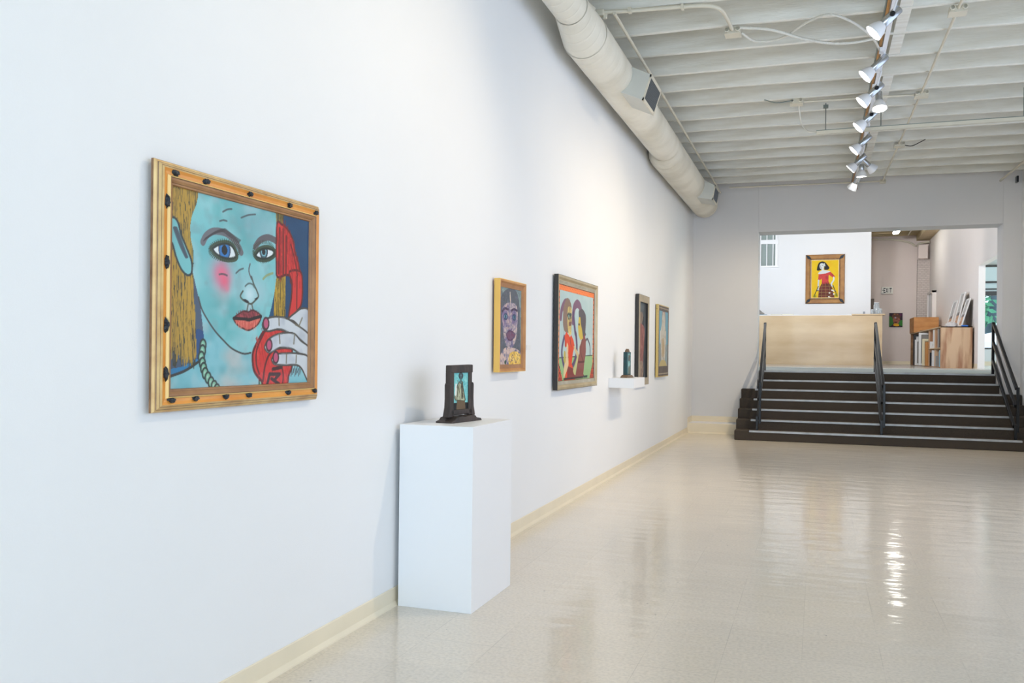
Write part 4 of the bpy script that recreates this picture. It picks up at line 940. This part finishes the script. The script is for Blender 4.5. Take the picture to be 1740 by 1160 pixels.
full = np.ones((a.H, a.W)); a.poly([(400, 640), (520, 640), (520, 900), (400, 900)], (146, 152, 150), False); a.mottle(full, (150, 180, 190), 6, a=0.5)
a.poly([(450, 260), (475, 262), (480, 420), (445, 425)], (176, 150, 140)); m_ = a.poly([(452, 300), (470, 300), (478, 420), (488, 520), (484, 640), (475, 820), (440, 820), (432, 640), (428, 520), (440, 430)], (206, 200, 186)); a.mottle(m_, (176, 160, 140), 10, a=0.7)
a.line([(458, 600), (460, 800)], (120, 100, 80), 0.02, False); a.poly([(445, 590), (470, 590), (468, 760), (448, 760)], (192, 164, 120), True, 0.7); a.poly([(420, 895), (435, 820), (480, 820), (495, 890)], (196, 176, 120)); a.line([(428, 500), (426, 620)], (220, 214, 200), 0.03, False); a.line([(487, 500), (486, 620)], (200, 190, 176), 0.03, False)
a.mesh('canvas', w_-0.10, h_-0.19, m_art, p5, 0.029, 0.125)

# ================================================================== PEDESTAL with tabletop mirror-frame picture
PY0, PY1 = 3.80, 4.352
ped = obj('pedestal', MB().box(0.012, 0, 0, 0.392, PY1-PY0, 0.875), m_white, loc=(0.01, PY0, 0), bevel=0.0015)
tag(ped, 'tall plain white display pedestal standing on the floor against the left wall', 'pedestal')
t = thing('standing_picture_frame', 'dark weathered wood standing frame with a teal robed-figure picture on the pedestal', 'picture frame', (0.215, 4.085, 0.875), R(81))
# local: x to the right along the face, -y towards the viewer
def slab(pts, d0, d1): return MB().prism(pts, 1, d0, d1)
base = [(-0.145, 0), (-0.145, 0.008), (-0.115, 0.014), (-0.10, 0.026), (-0.06, 0.030), (-0.02, 0.026), (0.03, 0.031), (0.08, 0.029), (0.095, 0.018), (0.135, 0.012), (0.145, 0.004), (0.145, 0)]
obj('base', slab(base, -0.045, 0.05), m_dkwood, t, bevel=0.005)
post = lambda s_: [(s_*0.096, 0.026), (s_*0.128, 0.026), (s_*0.123, 0.045), (s_*0.114, 0.075), (s_*0.111, 0.12), (s_*0.112, 0.185), (s_*0.108, 0.195), (s_*0.096, 0.198)]
for s_ in (-1, 1):
    obj('side_post', slab(post(s_)[::s_], -0.016, 0.022), m_dkwood, t, bevel=0.004)
mb = MB()
top = [(-0.107, 0.246), (0.107, 0.246), (0.107, 0.286), (0.100, 0.287), (-0.106, 0.284)]
mb.prism(top, 1, -0.012, 0.02); mb.box(-0.107, -0.012, 0.03, -0.073, 0.02, 0.25); mb.box(0.070, -0.012, 0.03, 0.1, 0.02, 0.25); mb.box(-0.107, -0.012, 0.036, 0.105, 0.02, 0.062)
obj('inner_frame', mb, m_dkwood, t, bevel=0.004)
a = Art(70, 190, ((305, 200), (515, 198), (515, 865), (310, 890)), (120, 196, 196), 41)
full = np.ones((a.H, a.W)); a.mottle(full, (150, 214, 210), 6, a=0.8); a.mottle(full, (84, 170, 176), 8, a=0.7)
a.poly([(300, 765), (520, 750), (520, 900), (300, 900)], (14, 18, 22), False); a.poly([(365, 700), (470, 690), (480, 870), (360, 890)], (104, 84, 60), False)
m_ = a.poly([(400, 370), (430, 370), (445, 480), (470, 660), (470, 720), (400, 715), (340, 700), (335, 620), (360, 480)], (176, 180, 150), line=(50, 48, 40), lw=0.02); a.hatch(m_, (84, 80, 60), 30, 0.5, 1.5, 0.012, 0.7); a.line([(350, 420), (345, 620)], (226, 230, 224), 0.05, False); a.line([(425, 400), (435, 680)], (60, 50, 40), 0.04, False)
a.poly([(388, 240), (414, 205), (440, 245), (436, 300), (414, 335), (392, 300)], (70, 90, 96), line=(30, 36, 40), lw=0.02); a.line([(414, 330), (412, 400)], (70, 110, 110), 0.06, False); a.dot((414, 262), 0.03, 0.03, (120, 150, 156))
a.mesh('picture', 0.146, 0.186, m_art, t, 0.004, 0.062)

# ================================================================== WALL SHELF with small obelisk
sh = obj('wall_shelf', MB().box(0, 0, 0, 0.25, 0.55, 0.095), m_white, loc=(0.001, 8.35, 0.895), bevel=0.0015); tag(sh, 'small white box shelf mounted low on the left wall', 'shelf')
t = thing('small_shrine_sculpture', 'small dark teal upright box sculpture with a wooden peak on the white shelf', 'sculpture', (0.13, 8.60, 0.99), R(78))
m_teald = M('dark_teal_paint', (24, 74, 80), rough=0.35, rgb2=(14, 50, 58), vscale=20)
m_brz = M('brown_carved_wood', (122, 98, 76), rough=0.5, rgb2=(90, 70, 54), vscale=30)
obj('base', MB().prism([(-0.085, 0), (0.085, 0), (0.085, 0.006), (0.05, 0.026), (-0.05, 0.027), (-0.085, 0.008)], 1, -0.035, 0.035), m_brz, t, bevel=0.004)
obj('case', MB().prism([(-0.048, 0.024), (0.048, 0.024), (0.046, 0.255), (-0.046, 0.255)], 1, -0.02, 0.022), m_teald, t, bevel=0.003)
obj('peak', MB().prism([(-0.03, 0.255), (0.03, 0.255), (0.018, 0.272), (0.0, 0.288), (-0.018, 0.272)], 1, -0.016, 0.016), m_brz, t, bevel=0.003)
a = Art(50, 110, ((465, 215), (540, 215), (530, 740), (455, 740)), (120, 168, 168), 51)
a.poly([(480, 290), (500, 240), (520, 290), (515, 400), (482, 400)], (96, 70, 60)); a.poly([(470, 540), (530, 540), (525, 740), (465, 740)], (110, 112, 100), False); a.mottle(np.ones((a.H, a.W)), (60, 90, 94), 6, a=0.7); a.blob((490, 510), 0.3, (170, 200, 196), 0.8)
a.mesh('picture', 0.062, 0.20, m_art, t, 0.022, 0.04)

# ================================================================== UPPER HALL THINGS
# reception counter
t = thing('reception_counter', 'long pale birch plywood reception counter at the head of the stairs', 'counter', (0.0, 24.4, 1.0))
obj('front_panel', MB().box(-0.6, 0, 0, 3.36, 0.02, 1.30), m_ply, t); obj('end_panel', MB().box(3.36, 0, 0, 3.49, 0.5, 1.30), m_ply, t, bevel=0.003)
obj('body', MB().box(-0.6, 0.02, 0, 3.36, 0.48, 1.28), m_plyd, t); obj('countertop', MB().box(2.75, -0.03, 1.30, 3.56, 0.55, 1.335), m_ply, t, bevel=0.004)
obj('ledge', MB().box(-0.6, 0.0, 1.30, 2.75, 0.5, 1.312), m_wall, t)
mgl, nt, b = new_mat('clear_glass'); b.inputs['Transmission Weight'].default_value = 0.75; b.inputs['Roughness'].default_value = 0.1; b.inputs['IOR'].default_value = 1.2; b.inputs['Base Color'].default_value = (0.9, 0.95, 0.97, 1)
def jar(x, y, r, h, label):
    z = 2.336
    t = thing('glass_jar', label, 'jar', (x, y, z), 0, 'glass jars on the counter end')
    obj('jar_body', MB().lathe([(0, 0), (r, 0), (r, h*0.75), (r*0.8, h*0.85), (r*0.8, h*0.95), (r*0.7, h*0.95), (r*0.7, h*0.84), (r*0.9, h*0.74), (r*0.9, 0.008), (0, 0.008)], (0, 0, 0), (0, 0, 1), 16), mgl, t, smooth=True)
    obj('lid', MB().lathe([(0, h*0.95), (r*0.84, h*0.95), (r*0.84, h), (0, h)], (0, 0, 0), (0, 0, 1), 16), m_white, t)
jar(3.36, 24.6, 0.075, 0.30, 'tallest glass jar on the right end of the counter')
jar(3.44, 24.47, 0.05, 0.14, 'small glass jar in front of the tallest jar')
jar(3.26, 24.55, 0.04, 0.12, 'small glass jar left of the tallest jar')
t = tag(obj('card_stand', MB().box(3.03, 24.5, 2.313, 3.08, 24.52, 2.40), M('grey_card', (140, 146, 152))), 'small grey card standing on the counter left of the jars', 'card')
t = thing('stone_head', 'rounded grey stone-like object at the left end of the counter', 'sculpture', (0.36, 24.62, 2.335))
mb = MB(); n = 18; prof2 = [(0.0, 0.17), (0.07, 0.165), (0.11, 0.13), (0.13, 0.08), (0.15, 0.03), (0.15, 0.0), (0, 0)]
m_stone = M('mottled_grey_stone', (176, 174, 170), rough=0.8, rgb2=(110, 106, 108), vscale=14, bump=0.4)
o = obj('stone_body', MB().lathe(prof2, (0, 0, 0), (0, 0, 1), 20), m_stone, t, smooth=True)
for v in o.data.vertices: v.co.x *= 1+0.15*math.sin(v.co.z*40); v.co.x += 0.03*math.cos(v.co.z*22)
tag(obj('tray', MB().box(0.25, 24.45, 2.313, 0.62, 24.8, 2.334), M('grey_blue_tray', (150, 166, 176), rough=0.5), bevel=0.004), 'flat grey-blue tray under the grey stone object on the counter', 'tray')
m_paper = M('cream_paper_stack', (226, 222, 204), rough=0.7, var=0.1, vscale=60, stretch=(1, 1, 20))
tag(obj('paper_stack', MB().box(0.72, 24.5, 2.313, 1.0, 24.75, 2.338), m_paper), 'flat paper stack on the counter beside the tray', 'papers', 'paper stacks on the counter')
tag(obj('paper_stack', MB().box(1.02, 24.5, 2.313, 1.30, 24.75, 2.348), m_paper), 'slightly thicker right-hand paper stack on the counter, below the yellow painting', 'papers', 'paper stacks on the counter')
# yellow painting
w_, h_ = 1.03, 1.37
p6 = hang('yellow painting of a dark-haired woman in red, gold frame with black corners', 2.096, 25.999, 2.70, 0)
m_gold2 = M('antique_gold_frame', (176, 128, 66), rough=0.55, metal=0.1, rgb2=(146, 98, 52), vscale=5)
m_lip = M('pale_gilt_lip', (246, 222, 160), rough=0.4)
obj('frame', frame_mb(w_, h_, [(0, 0.0, 0), (0, 0.05, 0), (0.02, 0.07, 0), (0.10, 0.06, 0), (0.115, 0.05, 1), (0.15, 0.055, 2), (0.165, 0.04, 2), (0.17, 0.0, 2)]), [m_gold2, m_goldE, m_lip], p6)
for sx, sz in ((-1, 0), (1, 0), (1, 1), (-1, 1)):
    zz = lambda v: v if sz == 0 else h_-v
    pts = [(sx*(w_/2-0.0), zz(0.0)), (sx*(w_/2-0.11), zz(0.05)), (sx*(w_/2-0.15), zz(0.14)), (sx*(w_/2-0.05), zz(0.11))]
    obj('corner_ornament', MB().prism(pts, 1, -0.078, -0.05), m_dab, p6, bevel=0.006)
a = Art(120, 175, ((213, 230), (688, 230), (683, 905), (207, 908)), (232, 192, 4), 61)
full = np.ones((a.H, a.W)); a.mottle(full, (226, 176, 0), 6, a=0.6)
a.poly([(305, 400), (315, 330), (345, 270), (400, 250), (450, 265), (490, 310), (525, 365), (500, 400), (440, 400), (430, 350), (380, 400), (330, 415)], (18, 18, 22))
a.poly([(352, 320), (378, 282), (418, 288), (432, 335), (425, 400), (480, 412), (545, 435), (460, 470), (335, 475), (345, 440), (388, 412), (385, 388), (362, 375)], (214, 220, 218)); a.line([(362, 330), (374, 336)], (60, 60, 70), 0.009, False); a.line([(396, 322), (412, 320)], (60, 60, 70), 0.009, False); a.line([(370, 364), (388, 367)], (120, 60, 80), 0.010, False); a.dot((438, 303), 0.012, 0.016, (224, 228, 226))
a.line([(435, 290), (445, 330)], (214, 220, 218), 0.02, False)
m_ = a.poly([(335, 480), (460, 468), (545, 435), (625, 520), (625, 550), (580, 540), (515, 490), (510, 600), (530, 655), (390, 655), (395, 600), (385, 560), (360, 590), (325, 585)], (204, 64, 60), False); a.mottle(m_, (160, 40, 50), 9, a=0.7)
a.line([(605, 540), (600, 590), (560, 660), (575, 700)], (214, 220, 218), 0.030); a.line([(335, 590), (330, 690), (330, 760)], (200, 206, 206), 0.03)
m_ = a.poly([(385, 655), (530, 650), (575, 720), (620, 900), (325, 905), (345, 740)], (110, 44, 30), False); a.hatch(m_, (70, 30, 24), 30, 0.2, 1.5, 0.008, 0.7)
for k_ in range(4): a.line([(350-k_*8, 700+k_*55), (590+k_*8, 700+k_*55)], (150, 120, 70), 0.006, False)
for x0, x1 in ((400, 385), (460, 465), (520, 545)): a.line([(x0, 655), (x1, 905)], (150, 120, 70), 0.006, False)
for s0 in (((330, 700), (250, 890)), ((590, 680), (665, 880)), ((300, 780), (330, 780)), ((610, 780), (640, 790))): a.line(list(s0), (60, 60, 40), 0.014, False)
a.blob((270, 880), 0.07, (110, 120, 20), 0.8); a.blob((645, 860), 0.07, (110, 120, 20), 0.8)
for p_ in ((575, 770), (600, 785), (530, 820), (605, 840), (520, 890), (545, 905)): a.dot(p_, 0.035, 0.024, (236, 232, 226))
a.mesh('canvas', w_-0.33, h_-0.33, m_art, p6, 0.035, 0.165)
# small dark portrait
p7 = hang('small square unframed portrait with yellow collar on green, on the taupe wall', 4.185, 29.299, 2.148, 0, name='canvas_painting')
a = Art(60, 66, ((478, 705), (740, 702), (738, 970), (478, 975)), (44, 24, 40), 71)
a.poly([(478, 780), (540, 800), (560, 900), (478, 960)], (50, 110, 44)); a.poly([(740, 850), (690, 850), (660, 920), (740, 950)], (50, 120, 44)); a.blob((700, 740), 0.12, (110, 30, 90), 0.8)
a.poly([(560, 720), (660, 720), (690, 800), (540, 800)], (90, 56, 40)); a.dot((585, 730), 0.06, 0.05, (150, 100, 60)); a.dot((640, 735), 0.06, 0.05, (140, 70, 60))
m_ = a.poly([(550, 820), (580, 780), (650, 790), (690, 830), (660, 900), (610, 925), (565, 890)], (150, 92, 70)); a.mottle(m_, (90, 50, 50), 10, a=0.7); a.poly([(570, 910), (650, 910), (670, 950), (570, 950)], (214, 160, 20)); a.dot((600, 795), 0.05, 0.05, (150, 160, 190)); a.line([(590, 885), (625, 885)], (60, 10, 20), 0.03, False)
a.mesh('canvas', 0.375, 0.43, m_art, p7, 0.04, 0.0)
obj('stretcher', MB().box(-0.1875, -0.034, 0, 0.1875, -0.002, 0.43), m_blk, p7)
# exit sign with real letters
t = thing('exit_sign', 'white exit sign with dark letters high on the taupe wall', 'sign', (3.93, 29.298, 3.17))
obj('sign_box', MB().box(-0.165, -0.05, 0, 0.165, -0.002, 0.215), M('white_sign_face', (232, 230, 222), rough=0.4), t, bevel=0.006)
m_let = M('dark_green_black_letter', (30, 40, 44), rough=0.4)
LT = {'E': [(0, 0, .22, 1), (0, .8, 1, 1), (0, .4, .85, .58), (0, 0, 1, .2)], 'I': [(.35, 0, .62, 1)], 'T': [(.38, 0, .62, 1), (0, .8, 1, 1)]}
def letter(ch, x0, wd, z0=0.035, ht=0.145):
    mb = MB()
    if ch == 'X':
        for s_ in (-1, 1):
            c = Vector((x0+wd/2, -0.0525, z0+ht/2)); d = Vector((s_*wd*0.78, 0, ht)); l = d.length; d.normalize(); n_ = Vector((d.z, 0, -d.x)); mb.obox(c, d*(l/2*0.97), n_*0.0085, Vector((0, 0.0025, 0)))
    else:
        for (a0, b0, a1, b1) in LT[ch]: mb.box(x0+a0*wd, -0.055, z0+b0*ht, x0+a1*wd, -0.05, z0+b1*ht)
    obj('letter', mb, m_let, t)
letter('E', -0.105, 0.055); letter('X', -0.042, 0.065); letter('I', 0.028, 0.035); letter('T', 0.068, 0.06)
obj('arrow', MB().prism([(-0.140, 0.109), (-0.115, 0.128), (-0.115, 0.090)], 1, -0.055, -0.05), m_let, t)
# electrical box and conduits in the upper corner
t = thing('electrical_box', 'square painted electrical box high on the brick pier in the far corner', 'electrical box', (4.90, 29.10, 4.20))
obj('box_body', MB().box(-0.14, -0.16, 0, 0.13, 0.0, 0.43), m_taupe, t, bevel=0.006); obj('box_door', MB().box(-0.13, -0.17, 0.01, 0.12, -0.16, 0.42), m_taupe, t, bevel=0.003)
conduit('conduit', [(3.3, 29.2, 4.86), (4.0, 29.2, 4.84), (4.5, 29.2, 4.74), (4.70, 29.2, 4.62)], 0.028, 'cream pipe sagging along the top of the taupe wall')
conduit('conduit', [(4.74, 29.2, 4.60), (4.80, 29.2, 4.68), (4.95, 29.0, 4.69), (5.07, 28.9, 4.69)], 0.028, 'short cream pipe over the electrical box')
conduit('conduit', [(4.35, 20.5, 4.9), (4.45, 28.6, 4.88)], 0.016, 'thin cream conduit under the upper hall ceiling', sm=False)
for k in range(4):
    t = thing('ceiling_light', 'added strip housing, unseen above the landing, standing in for the upper hall fill', 'ceiling light', (-0.4+k*1.15, 17.0, 4.84), 0, 'added strip housings above the landing')
    obj('housing', MB().box(-0.09, -1.7, 0.0, 0.09, 1.7, 0.08), m_white, t)  # added housings hidden by the lintel, to go with the fill lamp
t = thing('ceiling_light', 'bright strip light on the upper hall ceiling above the exit sign', 'ceiling light', (4.03, 27.0, 4.80))
obj('housing', MB().box(-0.09, -1.3, 0.03, 0.09, 0.7, 0.12), m_white, t); obj('tube', MB().box(-0.07, -1.28, 0.0, 0.07, 0.68, 0.03), m_tube, t)
# plywood art rack
KX0, KX1, KY0, KY1, KT = 4.44, 5.06, 21.0, 27.45, 0.90
t = thing('art_rack', 'long plywood shelf rack full of stored frames along the right wall upstairs', 'shelf unit', (KX0, KY0, 1.0))
W = KX1-KX0; Ln = KY1-KY0
obj('end_panel', MB().box(0, 0, 0, W, 0.02, KT), m_ply2, t); obj('end_panel', MB().box(0, Ln-0.02, 0, W, Ln, KT), m_plyd, t)
obj('top', MB().box(-0.01, 0, KT-0.02, W, Ln, KT), m_ply, t); obj('bottom', MB().box(0, 0.02, 0, W, Ln-0.02, 0.02), m_plyd, t); obj('back_panel', MB().box(W-0.02, 0.02, 0.02, W, Ln-0.02, KT-0.02), m_plyd, t)
for y in (1.0, 2.15): obj('divider', MB().box(0, y, 0.02, W-0.02, y+0.02, KT-0.02), m_ply2, t)
obj('shelf', MB().box(0, 0.02, 0.42, W-0.02, 1.0, 0.44), m_ply, t); obj('shelf', MB().box(0, 1.02, 0.42, W-0.02, 2.15, 0.44), m_ply, t)
# frames stored in the rack, each its own thing, seen by their edges
rr = random.Random(11)
def stored(y, z0, h, th, dep, mats, label, x0=0.03):
    t = thing('stored_frame', label, 'picture frame', (KX0+x0, KY0+y, 1.0+z0), 0, 'frames stored on edge in the rack')
    fm, pm = mats
    mb = MB(); b_ = 0.05
    mb.box(0, 0, 0, dep, th, b_); mb.box(0, 0, h-b_, dep, th, h); mb.box(0, 0, b_, b_, th, h-b_); mb.box(dep-b_, 0, b_, dep, th, h-b_)
    obj('frame', mb, fm, t); obj('panel', MB().box(b_, th*0.35, b_, dep-b_, th*0.6, h-b_), pm, t)
fw_ = M('white_frame_paint', (232, 232, 230), rough=0.4); fb_ = M('black_frame_paint', (30, 30, 34), rough=0.4); fo_ = M('orange_wood_frame', (196, 136, 74), rough=0.5); fc_ = M('cream_mat_board', (232, 224, 190), rough=0.6); fg_ = M('grey_backing_board', (150, 146, 140), rough=0.6); fblue_ = M('pale_blue_print', (150, 196, 210), rough=0.5)
# lower right bays, by the end panel
for y, z0, h, th, x0, mt, lb in (
  (0.10, 0.02, 0.37, 0.07, 0.0, (fblue_, fblue_), 'pale blue frame on edge in the lower bay beside the plywood end panel'),
  (0.38, 0.02, 0.34, 0.06, 0.01, (fg_, fb_), 'grey frame on edge in the lower bay beside the pale blue one'),
  (0.72, 0.02, 0.24, 0.12, 0.0, (fg_, fg_), 'short grey frame in the lower bay of the rack'),
  (1.12, 0.02, 0.36, 0.07, 0.0, (fw_, fg_), 'bright white frame on edge in the second lower bay'),
  (1.45, 0.02, 0.37, 0.07, 0.0, (fw_, fb_), 'white and black frame on edge in the second lower bay'),
  (1.85, 0.02, 0.32, 0.08, 0.0, (fb_, fg_), 'black frame on edge in the second lower bay'),
  (0.12, 0.44, 0.40, 0.08, 0.0, (fb_, fb_), 'black frame on edge in the upper bay beside the plywood end panel'),
  (0.42, 0.44, 0.42, 0.08, 0.0, (fg_, fg_), 'grey frame on edge in the upper bay near the end panel'),
  (0.76, 0.44, 0.40, 0.06, 0.0, (m_ply2, m_ply2), 'brown board in the first upper bay'),
  (1.25, 0.44, 0.42, 0.06, 0.0, (fw_, fg_), 'thin white frame in the second upper bay'),
  (1.80, 0.44, 0.16, 0.10, 0.0, (fw_, fg_), 'short white frame in the second upper bay'),
  (2.30, 0.02, 0.58, 0.20, -0.04, (fo_, fo_), 'orange-brown wood board standing out of the open bay of the rack'),
  (2.75, 0.02, 0.66, 0.12, -0.07, (fc_, fc_), 'tall cream panel on edge in the rack'),
  (3.05, 0.02, 0.82, 0.10, -0.12, (fw_, fg_), 'tallest white frame standing out of the rack'),
  (3.75, 0.02, 0.66, 0.10, -0.14, (fw_, fg_), 'white frame with grey inside leaning out of the open bay'),
  (4.00, 0.02, 0.80, 0.10, -0.15, (fb_, fw_), 'tall black frame behind the white one in the open bay'),
  (4.90, 0.02, 0.50, 0.16, 0.0, (m_plyd, m_plyd), 'brown board at the far end of the open bay'),
  (5.60, 0.02, 0.66, 0.16, 0.0, (m_dkwood, m_dkwood), 'dark board in the farthest part of the rack')):
    stored(y, z0, h, th, 0.5, mt, lb, x0)
# crate on the far end of the rack, small things on top
t = tag(obj('wooden_crate', MB().box(-0.06, 0, 0, 0.56, 1.15, 0.42), m_crate, loc=(4.46, 26.2, 1.901), bevel=0.006), 'orange pine crate on the far end of the rack', 'crate')
tag(obj('small_dish', MB().lathe([(0, 0), (0.06, 0), (0.075, 0.03), (0.06, 0.032), (0, 0.012)], (4.62, 24.3, 1.901), (0, 0, 1), 16), fb_, smooth=True), 'small black dish on top of the rack', 'dish')
tag(obj('small_block', MB().box(4.46, 25.0, 1.901, 4.62, 25.25, 1.935), m_plyd, bevel=0.004), 'small brown block on top of the rack beside the crate', 'block')
# leaning prints on top of the rack
def leaning(y, w_, h_, tilt, label, x=4.78, dark=False):
    t = thing('leaning_frame', label, 'picture frame', (x, y, 1.903), R(-90), 'framed prints leaning on the rack')
    t.rotation_euler = (R(-tilt), 0, R(-90))
    obj('frame', frame_mb(w_, h_, [(0, 0.0, 0), (0, 0.025, 0), (0.035, 0.025, 0), (0.037, 0.012, 0), (0.037, 0.0, 0)]), fw_, t)
    a = Art(40, 60, ((0, 0), (1, 0), (1, 1), (0, 1)), (176, 176, 174), 5)
    a.poly([(0, .66), (1, .6), (1, 1), (0, 1)], (196, 140, 96), False); a.poly([(0, .58), (1, .55), (1, .66), (0, .68)], (70, 56, 50), False); a.mottle(np.ones((60, 40)), (206, 206, 204), 6, a=0.6)
    a.mesh('print', w_-0.07, h_-0.07, m_art_glass, t, 0.014, 0.035)
    obj('backing', MB().box(-w_/2+0.01, -0.007, 0.01, w_/2-0.01, -0.001, h_-0.01), fb_, t)
leaning(22.6, 0.62, 0.66, 14, 'white framed print leaning on the rack, farthest left of the leaning row', 4.80)
leaning(21.95, 0.55, 0.80, 12, 'tallest white framed print leaning on the rack', 4.86)
leaning(21.42, 0.50, 0.64, 16, 'white framed print with dark back nearest the doorway end of the rack', 4.88)
# crumpled plastic bag
mb = MB(); rg = random.Random(5); nu, nv = 22, 12; vs_ = []; fs = []
for j in range(nv+1):
    for i in range(nu):
        th = 2*math.pi*i/nu; ph = j/nv*math.pi/2; rr_ = (1+rg.uniform(-0.14, 0.14))
        vs_.append((0.13*math.cos(th)*math.cos(ph)*rr_, 0.22*math.sin(th)*math.cos(ph)*rr_, max(0, 0.10*math.sin(ph)*(1+rg.uniform(-0.2, 0.2)))))
for j in range(nv):
    for i in range(nu): a_ = j*nu+i; b2 = j*nu+(i+1) % nu; fs.append((a_, b2, b2+nu, a_+nu))
mbag, nt, b = new_mat('milky_plastic_film'); b.inputs['Base Color'].default_value = (*lin((232, 228, 226)), 1); b.inputs['Roughness'].default_value = 0.3; b.inputs['Transmission Weight'].default_value = 0.2
tag(obj('plastic_bag', mb.add(vs_, fs), mbag, loc=(4.68, 21.25, 1.902), smooth=True), 'crumpled white plastic bag on the near end of the rack', 'bag')
tag(obj('blue_tape_roll', MB().box(4.86, 21.02, 1.901, 4.98, 21.14, 1.93), M('bright_blue_plastic', (40, 110, 200), rough=0.4), bevel=0.005), 'small bright blue object on the near corner of the rack', 'tape')

# ================================================================== OUTSIDE THE SIDE ROOM WINDOW
struct(obj('ground', MB().box(-4, 30.6, 0.3, 40, 90, 0.5), M('pale_concrete', (196, 200, 196), rough=0.8, var=0.1)))
t = thing('white_canopy', 'bright white peaked canopy outside the side room window', 'canopy', (9.7, 38.5, 0.5))
m_can = M('white_canvas', (246, 248, 252), rough=0.6)
obj('roof', MB().add([(-2.6, -1.2, 1.35), (2.6, -1.2, 1.35), (2.6, 1.6, 1.35), (-2.6, 1.6, 1.35), (0, 0.2, 2.1)], [(0, 1, 4), (1, 2, 4), (2, 3, 4), (3, 0, 4), (3, 2, 1, 0)]), m_can, t)
obj('side_curtain', MB().box(-2.6, -1.2, 0.2, 2.6, -1.17, 1.35), m_can, t)
for x in (-2.58, 2.58):
    for y in (-1.18, 1.58): obj('leg', MB().box(x-0.03, y-0.03, 0, x+0.03, y+0.03, 1.4), m_white, t)
def tree(x, y, h, rad, label, seed, n=520):
    rg = random.Random(seed)
    t = thing('tree', label, 'tree', (x, y, 0.5), 0, 'trees outside the side room window')
    pts = [(0, 0, 0), (0.1, 0, h*0.3), (0.35, 0.1, h*0.6), (0.2, 0.1, h*0.95)]
    mb = MB().tube(smooth_path(pts, 5), [0.28-0.2*i/15 for i in range(16)], 10)
    mb.tube([(0.15, 0, h*0.35), (-0.6, 0.1, h*0.6), (-1.0, 0.2, h*0.8)], [0.11, 0.08, 0.04], 8)
    obj('trunk', mb, M('blue_grey_bark', (92, 104, 108), rough=0.9, bump=0.6, bscale=12), t, smooth=True)
    mb = MB()
    for _ in range(n):
        while True:
            p = Vector((rg.uniform(-1, 1), rg.uniform(-1, 1), rg.uniform(-1, 1)))
            if p.length < 1: break
        c = Vector((p.x*rad, p.y*rad*0.7, h*0.62+p.z*h*0.42)); s_ = rg.uniform(0.10, 0.24)
        u = Vector((rg.uniform(-1, 1), rg.uniform(-1, 1), rg.uniform(-1, 1))).normalized(); v = u.orthogonal().normalized()
        mb.add([c-u*s_, c+v*s_*0.6, c+u*s_, c-v*s_*0.6], [(0, 1, 2, 3)])
    obj('foliage', mb, M('green_leaf', (110, 176, 126), rough=0.6, rgb2=(60, 130, 96), vscale=2), t)  # leaf green varies at random between two tones
tree(8.72, 42.0, 6.0, 1.7, 'leafy green tree with leaning trunk behind the white canopy', 3, 420)
tree(10.6, 47.0, 5.0, 2.6, 'broad green tree farther behind the white canopy', 8, 1500)
tree(8.0, 52.0, 4.2, 2.8, 'low green tree at the left behind the white canopy', 9, 1500)
